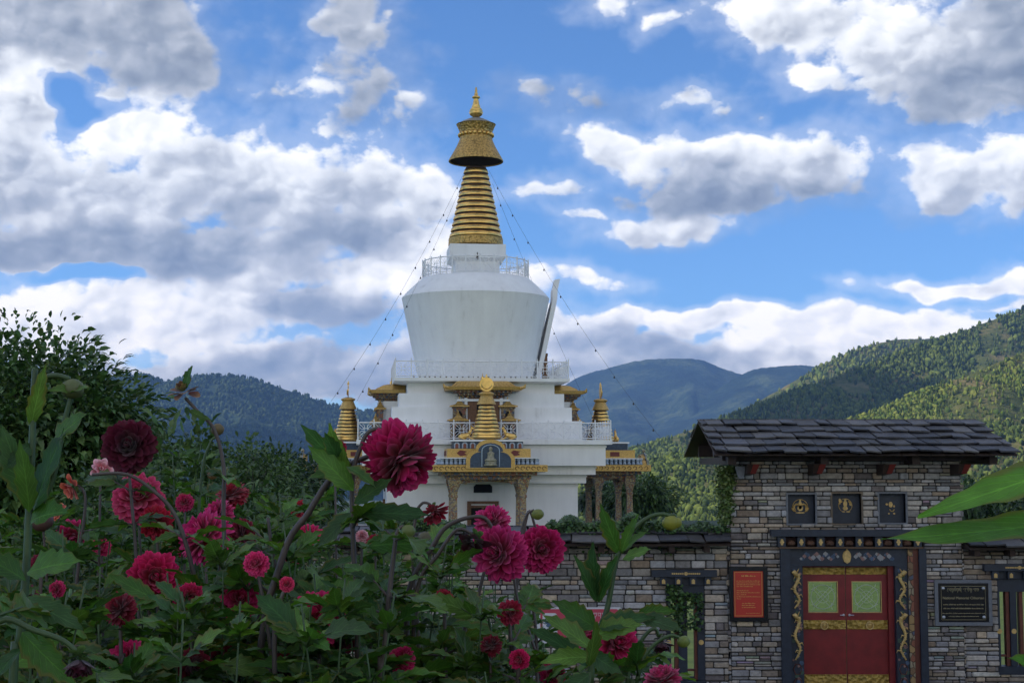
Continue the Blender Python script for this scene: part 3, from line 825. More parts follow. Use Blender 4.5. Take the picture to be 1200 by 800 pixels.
# -- porches on the four sides (three can be seen)
def roof_pts(py, r): return zat(py, 94 - r)
def porch(ang, label=None):
    M = Matrix.Rotation(ang, 4, 'Z')
    def B(): return MB()
    R0 = 10.85
    zs0, zs1 = roof_pts(553, R0), roof_pts(545.5, R0)
    # slab with gilded edge: the porch part itself
    mb = B(); mb.box(-3.18, -R0 + .1, zs0, 3.18, -6.2, zs1, M)
    root = mb.build('porch', ORN, chorten)
    if label: root['label'] = label
    mb = B()
    mb.box(-3.30, -R0, zs0 + .03, 3.30, -R0 + .097, zs1 + .05, M)
    for s in (-1, 1): mb.box(s * 3.183, -R0 + .1, zs0 + .03, s * 3.30, -6.3, zs1 + .05, M)
    mb.mi = 1
    n = 21
    for k in range(n):
        x = -3.1 + 6.2 * k / (n - 1)
        if abs(x) < 1.45: continue
        zc_ = (zs0 + zs1) / 2 + .04
        pts = [Vector((x + .11 * math.cos(a * PI / 4), -R0 - .012, zc_ + .10 * math.sin(a * PI / 4))) for a in range(7)]
        mb.tube([M @ p for p in pts], .022, 3)
    for s in (-1, 1):
        for k in range(12):
            y = -R0 + .3 + k * .36
            pts = [Vector((s * 3.312, y + .11 * math.cos(a * PI / 4), (zs0 + zs1) / 2 + .04 + .10 * math.sin(a * PI / 4))) for a in range(7)]
            mb.tube([M @ p for p in pts], .022, 3)
    mb.build('gilded_fascia', [GOLD_P, GROOVE], root)
    # row of lotus balusters
    zb1 = roof_pts(535.8, 10.3)
    mb = B(); mb.box(-2.72, -10.22, zs1 + .05, 2.72, -6.1, zb1 - .06, M); mb.mi = 1
    hh = zb1 - zs1 - .05
    for k in range(22):
        x = -2.72 + 5.44 * k / 21
        mb.lathe([(.05, zs1 + .05), (.12, zs1 + .10), (.075, zs1 + .05 + hh * .45), (.12, zb1 - .12), (.05, zb1 - .06)], 8, (x, -10.30, 0), M)
    for s in (-1, 1):
        for k in range(15):
            y = -10.1 + k * .28
            mb.lathe([(.05, zs1 + .05), (.12, zs1 + .10), (.075, zs1 + .05 + hh * .45), (.12, zb1 - .12), (.05, zb1 - .06)], 8, (s * 2.80, y, 0), M)
    mb.build('baluster_frieze', [BLUE, BLUE_L], root)
    mb = B(); mb.box(-2.86, -10.42, zb1 - .06, 2.86, -6.12, zb1, M); mb.build('white_coping', WHITE, root)
    zg = roof_pts(525.5, 9.9)
    mb = B(); mb.box(-2.42, -10.0, zb1, 2.42, -6.14, zg, M)
    mb.mi = 1
    for s in (-1, 1):
        x = s * 1.55; zc_ = (zb1 + zg) / 2
        mb.prism([(x - .34, zc_), (x - .12, zc_ + .17), (x + .10 * s * 0 + .28, zc_ + .1), (x + .12, zc_), (x + .28, zc_ - .1), (x - .12, zc_ - .17)], -10.03, -10.0, M)
        for q in (-1, 1):
            mb.box(s * 2.42, -8.2 + q * .5 - .3, zc_ - .14, s * 2.45, -8.2 + q * .5 + .3, zc_ + .14, M)
    mb.build('gilded_band', [GOLD_P, RED_D], root)
    zt = roof_pts(517, 9.5)
    mb = B(); mb.box(-2.02, -9.6, zg, 2.02, -6.16, zt, M); mb.mi = 1
    for k in range(9):
        x = -1.84 + k * .46
        if abs(x) < .6: continue
        mb.prism([(x - .16, zg + .03), (x - .16, zt - .14), (x - .08, zt - .05), (x + .08, zt - .05), (x + .16, zt - .14), (x + .16, zg + .03)], -9.63, -9.6, M)
    mb.mi = 2
    for k in range(9):
        x = -1.84 + k * .46
        if abs(x) < .6: continue
        mb.prism([(x - .09, zg + .03), (x - .09, zt - .18), (x, zt - .10), (x + .09, zt - .18), (x + .09, zg + .03)], -9.65, -9.63, M)
    mb.build('tiled_band', [BLUE, BLUE_L, TERRA], root)
    mb = B(); mb.box(-2.10, -9.70, zt, 2.10, -6.18, zt + .10, M); mb.build('white_coping', WHITE, root)
    # trefoil niche
    za0 = roof_pts(549, R0); za1 = roof_pts(514.5 if abs(ang) < .1 else 526, R0); H = za1 - za0
    def tre(sc, dz=0.0):
        p = []
        p.append((-1.40 * sc, za0 + dz)); p.append((-1.40 * sc, za0 + .30 * H * sc + dz))
        for k in range(7):
            a = PI - k * PI / 2 / 6
            p.append((-.62 * sc + .78 * sc * math.cos(a), za0 + dz + (.30 + .34 * math.sin(a)) * H * sc))
        for k in range(9):
            a = PI - k * PI / 8
            p.append((.86 * sc * math.cos(a), za0 + dz + (.66 + .34 * math.sin(a)) * H * sc))
        q = [(-x, z) for x, z in p[:9]][::-1]
        return p + q
    side = abs(ang) > .1
    mb = B(); mb.prism(tre(1.0 if not side else .8)[::-1], -R0 - .16, -R0 + .096, M); arch = mb.build('trefoil_arch', GOLD_P, root)
    mb = B(); mb.prism(tre(.84, .06)[::-1], -R0 - .17, -R0 - .16, M); mb.build('arch_panel', BLUE, root)
    mb = B()
    cn = [(-.50, za0 + .12), (-.50, za0 + H * .62)] + [(.50 * math.cos(PI - k * PI / 8), za0 + H * .62 + .32 * math.sin(PI - k * PI / 8)) for k in range(9)] + [(.50, za0 + .12)]
    for i in range(len(cn) - 1):
        a, b = cn[i], cn[i + 1]
        mb.tube([M @ Vector((a[0], -R0 - .19, a[1])), M @ Vector((b[0], -R0 - .19, b[1]))], .03, 4)
    mb.build('niche_border', BLUE_L, root)
    mb = B()   # seated figure on a lotus throne
    mb.lathe([(.36, za0 + .16), (.40, za0 + .22), (.30, za0 + .30), (.36, za0 + .36), (.30, za0 + .42)], 14, (0, -R0 - .22, 0), M)
    mb.lathe([(.34, za0 + .42), (.36, za0 + .50), (.22, za0 + .60), (.19, za0 + .78), (.22, za0 + .90), (.08, za0 + .98), (.07, za0 + 1.02), (.115, za0 + 1.08), (.11, za0 + 1.17), (.03, za0 + 1.26)], 14, (0, -R0 - .20, 0), M)
    mb.build('statue', simple('statue_paint', (.30, .27, .18), .5, .2, var=.4, vscale=8), root, smooth=True)
    # beam, brackets, columns
    zb0 = roof_pts(563, 10.2)
    mb = B()
    mb.box(-2.75, -10.35, zs0 - .20, 2.75, -6.3, zs0 - .004, M)
    mb.box(-2.45, -10.05, zs0 - .42, 2.45, -9.35, zs0 - .204, M)
    for s in (-1, 1): mb.box(s * 1.75, -9.345, zs0 - .42, s * 2.35, -6.3, zs0 - .204, M)
    mb.build('beam', ORN, root)
    mb = B()
    low = [(-2.0, zs0 - .42), (-2.0, zb0 - .55), (-1.75, zb0 - .5), (-1.6, zb0 - .15), (-1.3, zb0 - .22), (-1.05, zb0 + .08), (-.6, zb0 - .05), (-.3, zb0 + .15), (0, zb0 + .02)]
    pl = low + [(-x, z) for x, z in low[:-1]][::-1]
    mb.prism(pl, -9.78, -9.62, M)
    for s in (-1, 1):
        Ms = M @ Matrix.Rotation(PI / 2, 4, 'Z')
        sm = [(-9.6, zs0 - .42), (-9.6, zb0 - .45), (-9.3, zb0 - .1), (-8.9, zb0), (-8.7, zb0 + .12), (-8.5, zb0), (-8.1, zb0 - .1), (-7.9, zb0 - .45), (-7.9, zs0 - .42)]
        mb.prism([(x, z) for x, z in sm], -s * 2.0 - .07, -s * 2.0 + .07, Ms)
    mb.build('carved_bracket', ORN_COL, root)
    for (cx, cy_) in ((-2.0, -9.7), (2.0, -9.7), (-2.0, -7.7), (2.0, -7.7)):
        mb = B()
        mb.sqloft([(.30, .30, 0), (.30, .30, .55), (.20, .20, .62), (.17, .17, zb0 - 1.0), (.21, .21, zb0 - .95), (.21, .21, zb0 - .85), (.17, .17, zb0 - .80), (.24, .24, zb0 - .5), (.34, .34, zb0 - .12), (.36, .36, zs0 - .425)], cx, cy_, M)
        mb.build('column', ORN_COL, root)
    # small ringed spire on top
    zq0 = roof_pts(517, 8.2); zq0 = zt + .104; zq1 = roof_pts(474, 8.2); sc_ = (0, -8.2, 0)
    mb = B(); mb.mi = 0
    mb.lathe([(.55, zq0), (.80, zq0 + .04), (.92, zq0 + .16), (.90, zq0 + .26), (.80, zq0 + .30)], 32, sc_, M)
    ringed(mb, sc_, zq0 + .29, zq1, .86, .44, 8, 32, M=M)
    mb.build('ringed_spire', [GOLD, GROOVE], root, angle=50)
    zq2 = roof_pts(460.5, 8.2)
    mb = B(); mb.lathe([(.40, zq1), (.57, zq1 + .02), (.56, zq1 + .06), (.42, zq1 + (zq2 - zq1) * .52), (.38, zq1 + (zq2 - zq1) * .66), (.36, zq1 + (zq2 - zq1) * .75), (.47, zq2 - .05), (.46, zq2), (.2, zq2 + .10)], 12, sc_, M)
    mb.build('spire_crown', GOLD_P, root, angle=40)
    # sun and moon disc on the crown
    zm = zq2 + .52
    mb = B()
    outer = [(.42 * math.cos(a * PI / 12), zm + .42 * math.sin(a * PI / 12)) for a in range(24)]
    mb.prism(outer[::-1], -8.23, -8.17, M)
    mb.tube([M @ Vector((0, -8.2, zm + .40)), M @ Vector((0, -8.2, zm + .62))], [.09, .02], 8)
    cres = [(.30 * math.cos(PI + a * PI / 12), zm + .04 + .30 * math.sin(PI + a * PI / 12)) for a in range(13)]
    for a, b in zip(cres[:-1], cres[1:]): mb.tube([M @ Vector((a[0], -8.26, a[1])), M @ Vector((b[0], -8.26, b[1]))], .035, 5)
    mb.build('sun_moon_disc', GOLD, root)
    # gilded deer
    for s in (-1, 1):
        mb = B(); zt2 = zt + .104
        def P(x, z, y=-9.0): return M @ Vector((s * x, y, zt2 + z))
        mb.tube([P(1.72, .18), P(1.5, .20), P(1.25, .24), P(1.08, .32)], [.07, .15, .16, .12], 8)
        mb.tube([P(1.10, .30), P(1.0, .52), P(.96, .64)], [.11, .08, .06], 7)
        mb.tube([P(.98, .62), P(.90, .68), P(.80, .66)], [.06, .08, .03], 7)
        mb.tube([P(.95, .70), P(.99, .86)], [.03, .012], 5)
        for x in (1.12, 1.6):
            for yy in (-9.08, -8.92): mb.tube([P(x, .16, yy), P(x - .18, .06, yy), P(x - .34, .04, yy)], [.06, .045, .03], 5)
        mb.build('deer_statue', GOLD, root, smooth=True)
    # door with frame and small vent on the wall below
    mb = B(); zd = zat(590, 88.2)
    mb.box(-.95, -5.93, 0, -.72, -5.803, zd, M); mb.box(.72, -5.93, 0, .95, -5.803, zd, M); mb.box(-.95, -5.93, zd + .002, .95, -5.803, zd + .16, M); mb.box(-.06, -5.90, 0, .06, -5.803, zd - .25, M); mb.box(-.717, -5.91, zd - .24, .717, -5.803, zd - .10, M)
    dr = mb.build('door_frame', WOOD, root)
    mb = B(); mb.box(-.717, -5.86, 0.01, -.063, -5.803, zd - .243, M); mb.box(.063, -5.86, 0.01, .717, -5.803, zd - .243, M); mb.build('door', DARKHOLE, root)
    zv0, zv1 = zat(577, 88.2), zat(567.5, 88.2)
    mb = B(); mb.prism([(-.56, zv0), (-.56, zv0 + .38), (-.42, zv1 + .02), (.42, zv1 + .02), (.56, zv0 + .38), (.56, zv0)], -5.86, -5.803, M); mb.build('vent_window', DARKHOLE, root)
    return root
porch(0, 'front porch with golden spire and painted trefoil niche')
porch(PI / 2, 'porch on the right side of the chorten')
porch(-PI / 2, 'porch on the left side of the chorten')

# -- upper windows under gilded canopies
def canopy(ang, label):
    M = Matrix.Rotation(ang, 4, 'Z'); RF = 6.75
    def zq(py, r=RF): return zat(py, 94 - r)
    mb = MB()
    ze = zq(456.5); zr_ = zq(445)
    ridge_h = (zr_ - ze)
    # hipped flared roof
    prof = [(2.30, RF - 4.35 + .0, ze), (2.34, 0, ze + .16)]
    loops = []
    for (hx, fy, zz) in ((2.28, RF, ze), (2.34, RF + .05, ze + .20), (1.95, RF - .35, ze + .24), (1.65, RF - .8, zr_ - .08), (1.45, RF - 1.05, zr_)):
        loops.append([mb.vert(M @ Vector(p)) for p in ((-hx, -fy, zz), (hx, -fy, zz), (hx, -4.60, zz), (-hx, -4.60, zz))])
    for k in range(len(loops) - 1):
        for j in range(4): mb.face((loops[k][j], loops[k][(j + 1) % 4], loops[k + 1][(j + 1) % 4], loops[k + 1][j]))
    mb.face(loops[0][::-1]); mb.face(loops[-1])
    for s in (-1, 1):     # upturned corners and ribs
        mb.tube([M @ Vector((s * 2.2, -RF, ze + .10)), M @ Vector((s * 2.42, -RF - .12, ze + .16)), M @ Vector((s * 2.48, -RF - .16, ze + .34))], [.11, .10, .03], 6)
    for k in range(15):
        x = -1.4 + k * .2
        mb.tube([M @ Vector((x * 1.05, -RF + .85, zr_ - .06)), M @ Vector((x * 1.3, -RF + .32, ze + .26))], .03, 4)
    root = mb.build('window_canopy', GOLD_P, chorten); root['label'] = label
    mb = MB(); mb.lathe([(.10, zr_ - .02), (.16, zr_ + .05), (.06, zr_ + .12), (.11, zr_ + .2), (.03, zr_ + .3), (.015, zr_ + .5)], 10, (0, -RF + 1.3, 0), M); mb.build('canopy_finial', GOLD, root, smooth=True)
    mb = MB()
    z1 = ze - .002
    for (hx, fy, h) in ((1.75, RF - .25, .16), (1.5, RF - .42, .16), (1.28, RF - .6, .15)):
        mb.box(-hx, -fy, z1 - h, hx, -4.62, z1, M)
        for k in range(int(hx * 2 / .26) + 1):
            x = -hx + .06 + k * .26
            if x < hx - .05: mb.box(x - .06, -fy - .12, z1 - h + .02, x + .06, -fy - .003, z1 - .01, M)
        z1 -= h + .002
    mb.build('cornice', ORN, root)
    zw0 = z_low_deck + .004
    mb = MB(); f = 6.22
    for s in (-1, 1):
        mb.box(s * .98, -f - .05, zw0, s * 1.16, -f + .3, z1, M)
    mb.box(-1.6, -f - .10, z1 - .20, 1.6, -f - .052, z1 - .06, M)
    mb.build('white_pillar', WHITE, root)
    mb = MB()
    for s in (-1, 1):
        mb.box(s * .42, -f, zw0, s * .976, -f + .25, z1 - .004, M)
    mb.box(-.416, -f, z1 - .35, .416, -f + .25, z1 - .004, M)
    mb.build('window_frame', WOOD, root)
    mb = MB(); mb.box(-.413, -f + .06, zw0, .413, -f + .25, z1 - .352, M); mb.build('window_opening', DARKHOLE, root)
    mb = MB(); mb.box(-1.5, -f + .252, zw0, 1.5, -4.6, z1 - .005, M); mb.build('bay_wall', WHITE, root)
    for s in (-1, 1):
        for lvl in (0, 1):
            mb = MB(); cx = s * (1.46 if lvl else 1.56); yy = f + (-.05 if lvl else .22); hw = .40 if lvl else .46
            zb_ = zw0 if not lvl else zq(492, 6.3); zt_ = zq(493, 6.4) if not lvl else zq(476.5, 6.2)
            mb.sqloft([(hw, .20, zb_), (hw, .20, zt_ - .12), (hw + .06, .26, zt_ - .1), (hw + .06, .26, zt_)], cx, -yy, M)
            pn = mb.build('pinnacle_shrine', ORN, root)
            mb = MB(); mb.sqloft([(hw + .19, .38, zt_ + .002), (hw + .19, .38, zt_ + .06), (hw * .6, .22, zt_ + .16), (.14, .12, zt_ + .30), (.12, .10, zt_ + .34)], cx, -yy, M)
            mb.lathe([(.10, zt_ + .34), (.12, zt_ + .40), (.04, zt_ + .47), (.02, zt_ + .62)], 8, (cx, -yy, 0), M)
            mb.build('pinnacle_roof', GOLD_P, root)
            mb = MB(); mb.prism([(cx - .16, zb_ + .18), (cx - .16, zt_ - .42), (cx, zt_ - .24), (cx + .16, zt_ - .42), (cx + .16, zb_ + .18)], -yy - .215, -yy - .202, M); mb.build('pinnacle_niche', DARKHOLE, root)
    return root
canopy(0, 'front window bay under a gilded canopy roof')
canopy(PI / 2, 'window bay on the right side under a gilded canopy')
canopy(-PI / 2, 'window bay on the left side under a gilded canopy')

# -- cables with small bulbs strung from the spire
def cable(pts, nb, label, sag=.4):
    P = [at(*p) for p in pts]
    a, b = P[0], P[-1]; L = []
    n = 24
    for k in range(n + 1):
        t = k / n; p = a.lerp(b, t); p.z -= sag * 4 * t * (1 - t); L.append(p)
    mb = MB(); mb.tube(L, .009, 4); o = mb.build('light_cable', simple('cable_black', (.02, .02, .02), .6) if 'cable_black' not in bpy.data.materials else bpy.data.materials['cable_black'], None)
    tag(o, label, 'cable', group='bulb cables strung from the golden spire')
    for k in range(nb):
        t = (k + .6) / nb; i = min(int(t * n), n - 1); p = L[i].lerp(L[i + 1], t * n - i)
        mb = MB(); mb.lathe([(.015, -.01), (.03, -.04), (.05, -.09), (.04, -.13), (.01, -.16)], 8, p)
        mb.build('bulb', bpy.data.materials.get('bulb_dark') or simple('bulb_dark', (.04, .04, .05), .2), o, smooth=True)
cable([(545, 200, 94), (388, 470, 84)], 9, 'outer bulb cable sloping down left of the spire', .7)
cable([(547, 203, 94), (418, 470, 84)], 8, 'inner bulb cable sloping down left of the spire', .5)
cable([(573, 200, 94), (800, 545, 78)], 11, 'long bulb cable sloping down right past the niche shield', 1.0)
cable([(577, 215, 94.5), (700, 500, 101)], 8, 'short bulb cable dropping right behind the dome', .4)
# ------------------------------------------------------------------ gate, walls, signs
GY = 26.0
def gx(px, Y=GY, py=600): return at(px, py, Y).x
def gz(py, Y=GY): return zat(py, Y)
def vcol(name, rough=.85, bump=.5, bscale=30, mottling=.35):
    m, g, b = new_mat(name)
    c = g.new('ShaderNodeVertexColor'); c.layer_name = 'Col'
    tc = g.new('ShaderNodeTexCoord'); n, _ = g.noise(tc.outputs['Object'], bscale * .5, 6, .65)
    nb, _ = g.noise(tc.outputs['Object'], .9, 5, .6)
    k = g.mrange(n, .25, .75, 1 - mottling, 1 + mottling, False) * g.mrange(nb, .3, .7, .72, 1.15, False)
    sc = g.new('ShaderNodeVectorMath', operation='SCALE'); g.put(sc.inputs[0], c.outputs[0]); g.put(sc.inputs[3], k)
    g.l.new(sc.outputs[0], b.inputs['Base Color']); b.inputs['Roughness'].default_value = rough; b.inputs['Specular IOR Level'].default_value = .3
    n2, _ = g.noise(tc.outputs['Object'], bscale, 5, .7)
    bp = g.new('ShaderNodeBump'); bp.inputs['Strength'].default_value = bump; bp.inputs['Distance'].default_value = .02
    g.put(bp.inputs['Height'], n2); g.l.new(bp.outputs[0], b.inputs['Normal'])
    return m
STONE = vcol('dressed_stone'); SLATE = vcol('roof_slate', .55, .5, 22, .3)
MORTAR = simple('dark_mortar', (.05, .046, .042), .95, var=.3, vscale=20)
NAVY = simple('navy_paint', (.018, .027, .045), .5, var=.3, vscale=12)
MAROON = simple('maroon_paint', (.21, .016, .018), .45, var=.22, vscale=5)
REDBR = simple('red_brown_paint', (.13, .035, .02), .55, var=.3, vscale=10)
BANDG = gilded('embossed_gold_band', (.50, .33, .07), .5, .35, 1.0, 16.0, .6, 12.0)
DRAGON = simple('dragon_gold', (.62, .42, .15), .5, .1, var=.3, vscale=20)
PETALP = simple('petal_paint', (.26, .15, .13), .6, var=.5, vscale=18)
BLUEP = simple('faded_blue_paint', (.06, .10, .17), .6, var=.5, vscale=14)
BLACK_ = simple('black_granite', (.010, .011, .013), .25)
GREYST = simple('grey_stone_frame', (.16, .17, .19), .7, var=.2, vscale=25)
REDSIGN = simple('red_sign_board', (.52, .035, .02), .45)
YELT = simple('yellow_lettering', (.75, .50, .12), .5)
STEEL = simple('steel_boss', (.62, .62, .64), .3, .6)
WHITEP = simple('white_paint', (.7, .7, .72), .5)

SP_ = [tuple(v_ * k_ for v_, k_ in zip(c_, (1.45, 1.38, 1.30))) for c_ in [(.27, .275, .295), (.31, .31, .32), (.23, .24, .27), (.35, .33, .30), (.30, .27, .235), (.21, .185, .165), (.25, .27, .31), (.38, .37, .36), (.17, .165, .175), (.27, .225, .185), (.33, .34, .37), (.26, .25, .24), (.29, .30, .33), (.24, .25, .27), (.36, .31, .25), (.36, .35, .34), (.14, .13, .14)]]
def free(a0, a1, holes, za, zb):
    iv = [(a0, a1)]
    for (hx0, hx1, hz0, hz1) in holes:
        ov = min(zb, hz1) - max(za, hz0)
        if ov < .35 * (zb - za): continue
        nv = []
        for (p, q) in iv:
            if hx1 <= p or hx0 >= q: nv.append((p, q)); continue
            if hx0 > p: nv.append((p, hx0))
            if hx1 < q: nv.append((hx1, q))
        iv = nv
    return iv
def masonry(mb, x0, x1, z0, z1, holes, M=None, seed=1, hmin=.05, hmax=.125, wmin=.08, wmax=.34):
    """courses of squared stones on the plane y=0, faces towards -y"""
    r = random.Random(seed); z = z0
    while z < z1 - .02:
        h = r.uniform(hmin, hmax); zb = min(z + h, z1)
        if z1 - zb < .04: zb = z1
        for (p, q) in free(x0, x1, holes, z, zb):
            x = p
            while x < q - .02:
                w = r.uniform(wmin, wmax) * (1.25 if r.random() < .2 else 1); xe = min(x + w, q)
                if q - xe < .07: xe = q
                c = r.choice(SP_); k = r.uniform(.62, 1.28)
                mb.cc = tuple(min(.6, v * k * w_ * .94) for v, w_ in zip(c, (1.03, 1.0, .95)))
                g_ = .009
                za, zc_ = z + g_ * r.uniform(.5, 1.4), zb - g_ * r.uniform(.4, 1.2)
                if r.random() < .16 and zb - z > .09 and xe - x > .12:     # two thin stones in one course
                    zm = z + (zb - z) * r.uniform(.4, .6)
                    mb.bbox(x + g_, -.012 - r.random() * .03, za, xe - g_, .02, zm - g_ * .6, .012, M)
                    c = r.choice(SP_); mb.cc = tuple(v * r.uniform(.62, 1.0) for v in c)
                    mb.bbox(x + g_, -.012 - r.random() * .03, zm + g_ * .6, xe - g_, .02, zc_, .012, M)
                else:
                    mb.bbox(x + g_ * r.uniform(.5, 1.3), -.008 - r.random() ** 1.5 * .06, za, xe - g_ * r.uniform(.5, 1.3), .02, zc_, .014, M)
                x = xe
        z = zb
    mb.cc = None
def solid(mb, x0, x1, z0, z1, y0, y1, holes, M=None):
    zs = sorted({z0, z1} | {h for q in holes for h in q[2:] if z0 < h < z1})
    for a, b in zip(zs[:-1], zs[1:]):
        iv = [(x0, x1)]
        for (hx0, hx1, hz0, hz1) in holes:
            if min(b, hz1) - max(a, hz0) <= 1e-6: continue
            nv = []
            for (p, q) in iv:
                if hx1 <= p or hx0 >= q: nv.append((p, q)); continue
                if hx0 > p: nv.append((p, hx0))
                if hx1 < q: nv.append((hx1, q))
            iv = nv
        for (p, q) in iv: mb.box(p, y0, a, q, y1, b, M)

def slates(mb, x0, x1, p_eave, p_ridge, ncourse, wmean, seed, th=.028, over=.06, sag=.0):
    """p = (y, z) of eave and ridge; slates lie on the slope between them"""
    r = random.Random(seed)
    ey, ez = p_eave; ry, rz = p_ridge
    L = math.hypot(ry - ey, rz - ez); ux, uz = (ry - ey) / L, (rz - ez) / L
    nx, nz = -uz, ux
    if nz < 0: nx, nz = -nx, -nz
    st = L / ncourse
    for c in range(ncourse):
        x = x0 + (-.0 if c % 2 else -.14) + r.uniform(-.05, .02)
        first = True
        while x < x1:
            w = wmean * r.uniform(.62, 1.4); xa = max(x, x0 - r.random() * .04); xb = min(x + w, x1 + r.random() * .05)
            if x1 - xb < .10: xb = x1 + r.random() * .05
            s0 = c * st - over * (1 + r.uniform(-.6, .7)) ; s1 = (c + 1) * st + .05
            lift = .034 + r.uniform(0, .030); t0 = r.uniform(-.012, .012); skew = r.uniform(-.03, .03)
            k = r.uniform(.38, 1.15); b = r.choice([(.095, .092, .100), (.110, .104, .106), (.080, .080, .088), (.125, .116, .108)])
            mb.cc = tuple(v * k for v in b)
            def P(x_, s_, n_): return Vector((x_, ey + ux * s_ + nx * n_, ez + uz * s_ + nz * n_))
            b0 = s0 + r.uniform(-.045, .045); b1 = b0 + r.uniform(-.035, .035)
            g_ = .009
            cs = [P(xa + g_, b0, lift + t0), P(xb - g_, b1, lift - t0), P(xa + g_ + skew, s1, 0.004), P(xb - g_ + skew, s1, 0.004),
                  P(xa + g_, b0, lift + t0 + th), P(xb - g_, b1, lift - t0 + th), P(xa + g_ + skew, s1, th * .8), P(xb - g_ + skew, s1, th * .8)]
            mb.hexa(cs)
            x = xb if xb > x + .05 else x + w
            if x >= x1: break
    mb.cc = None

def ivy_mat():
    m, g, b = new_mat('ivy_leaf')
    c = g.new('ShaderNodeVertexColor'); c.layer_name = 'Col'
    g.l.new(c.outputs[0], b.inputs['Base Color']); b.inputs['Roughness'].default_value = .5
    return m
IVY = ivy_mat()
def leafcloud(pts, size, cols, seed, flat=.5, aspect=1.0):
    """arrays of small folded leaves at the given (point, outward) pairs"""
    rs = np.random.RandomState(seed); n = len(pts)
    P = np.array(pts, dtype=float)
    d = rs.normal(size=(n, 3)); d /= np.linalg.norm(d, axis=1)[:, None]
    up = rs.normal(size=(n, 3)) * flat + np.array([0, -.5, .8]); up /= np.linalg.norm(up, axis=1)[:, None]
    t = np.cross(up, d); t /= np.linalg.norm(t, axis=1)[:, None]; bt = np.cross(up, t)
    s = size * (.6 + .8 * rs.rand(n))[:, None]
    v0 = P - t * s * .5 * aspect; v1 = P + bt * s * .42 - up * s * .08; v2 = P + t * s * .62 * aspect - up * s * .12; v3 = P - bt * s * .42 - up * s * .08
    mid = P + up * s * .08
    V = np.stack([v0, v1, v2, v3, mid], 1).reshape(-1, 3)
    b = np.arange(n)[:, None] * 5
    Fq = np.concatenate([b + np.array([[0, 1, 4]]), b + np.array([[1, 2, 4]]), b + np.array([[2, 3, 4]]), b + np.array([[3, 0, 4]])])
    cc = np.array(cols)[rs.randint(0, len(cols), n)] * (.6 + .8 * rs.rand(n))[:, None]
    return V, Fq, np.repeat(cc, 5, axis=0)
IVC2 = [(.075, .125, .025), (.10, .15, .035), (.05, .095, .02), (.13, .17, .05)]
IVC = [(.035, .085, .018), (.05, .11, .022), (.025, .06, .014), (.07, .13, .03)]

gate = thing('gatehouse', 'stone gatehouse with slate roof, painted door frame and three emblem plaques', 'gate', (gx(990), GY, 0))
G0 = Matrix.Translation(-Vector(gate.location))
def gb(mb, name, mats, parent=None, **kw):
    """geometry given in world coordinates, stored relative to the gate"""
    off = gate.location
    mb.v = [(p[0] - off.x, p[1] - off.y, p[2] - off.z) for p in mb.v]
    return mb.build(name, mats, parent or gate, **kw)
X0, X1 = gx(856, py=700), gx(1126, py=600)
ztop = 4.86
plq = [(923, 955, 579, 613), (975, 1009, 578, 613), (1030, 1061, 578, 612)]
door_h = (gx(915), gx(1081), -1.0, gz(628))
holes = [door_h] + [(gx(a), gx(b), gz(d), gz(c)) for a, b, c, d in plq]
mb = MB(); mb.mi = 0
solid(mb, X0, X1, 0.0, ztop, GY, GY + .9, holes)
mb.mi = 1
masonry(mb, X0, X1, 0.0, ztop, holes, Matrix.Translation((0, GY, 0)), 11)
Ml = Matrix.Translation((X0, GY + .9, 0)) @ Matrix.Rotation(-PI / 2, 4, 'Z')
masonry(mb, 0, .9, 0.0, ztop, [], Ml, 12)
Mr = Matrix.Translation((X1, GY, 0)) @ Matrix.Rotation(PI / 2, 4, 'Z')
masonry(mb, 0, .9, 0.0, ztop, [], Mr, 13)
gb(mb, 'stone_wall', [MORTAR, STONE])
# plaques
def emblem(mb, cx, cz, y, kind):
    def disc(x, z, rx, rz, yy, n=14): mb.prism([(x + rx * math.cos(-2 * PI * k / n), z + rz * math.sin(-2 * PI * k / n)) for k in range(n)], yy - .012, yy)
    def arcs(x, z, r, a0, a1, w=.012, m=10): mb.tube([(x + r * math.cos(a0 + (a1 - a0) * k / m), y - .01, z + r * math.sin(a0 + (a1 - a0) * k / m)) for k in range(m + 1)], w, 4)
    if kind == 0:
        arcs(cx, cz, .135, -.2, PI + .2, .006, 14)
        disc(cx, cz + .03, .035, .07, y); disc(cx, cz - .02, .05, .05, y); disc(cx, cz + .11, .016, .022, y)
        for s in (-1, 1): arcs(cx + s * .055, cz - .005, .055, PI / 2 - s * 2.4, PI / 2 + s * .9, .016); arcs(cx + s * .09, cz - .02, .05, -PI / 2 - s * .2, -PI / 2 + s * 1.8, .016)
        disc(cx, cz - .10, .085, .012, y)
    elif kind == 1:
        arcs(cx, cz, .12, -PI / 2 + .4, 1.5 * PI - .4, .006, 18)
        disc(cx, cz + .03, .035, .06, y); disc(cx, cz + .10, .02, .025, y); disc(cx, cz - .05, .045, .035, y)
        for s in (-1, 1): disc(cx + s * .095, cz + .06 - .03 * s, .022, .035, y); arcs(cx + s * .05, cz + .02, .05, 0 if s > 0 else PI, PI / 2, .012)
        disc(cx - .03, cz - .11, .03, .010, y); disc(cx + .05, cz - .11, .035, .012, y)
    else:
        disc(cx, cz + .03, .035, .05, y); disc(cx - .07, cz + .035, .022, .018, y); arcs(cx + .02, cz - .05, .04, PI, 2 * PI, .008)
        disc(cx - .035, cz - .13, .014, .014, y); disc(cx + .06, cz - .13, .018, .014, y); disc(cx + .06, cz, .014, .02, y)
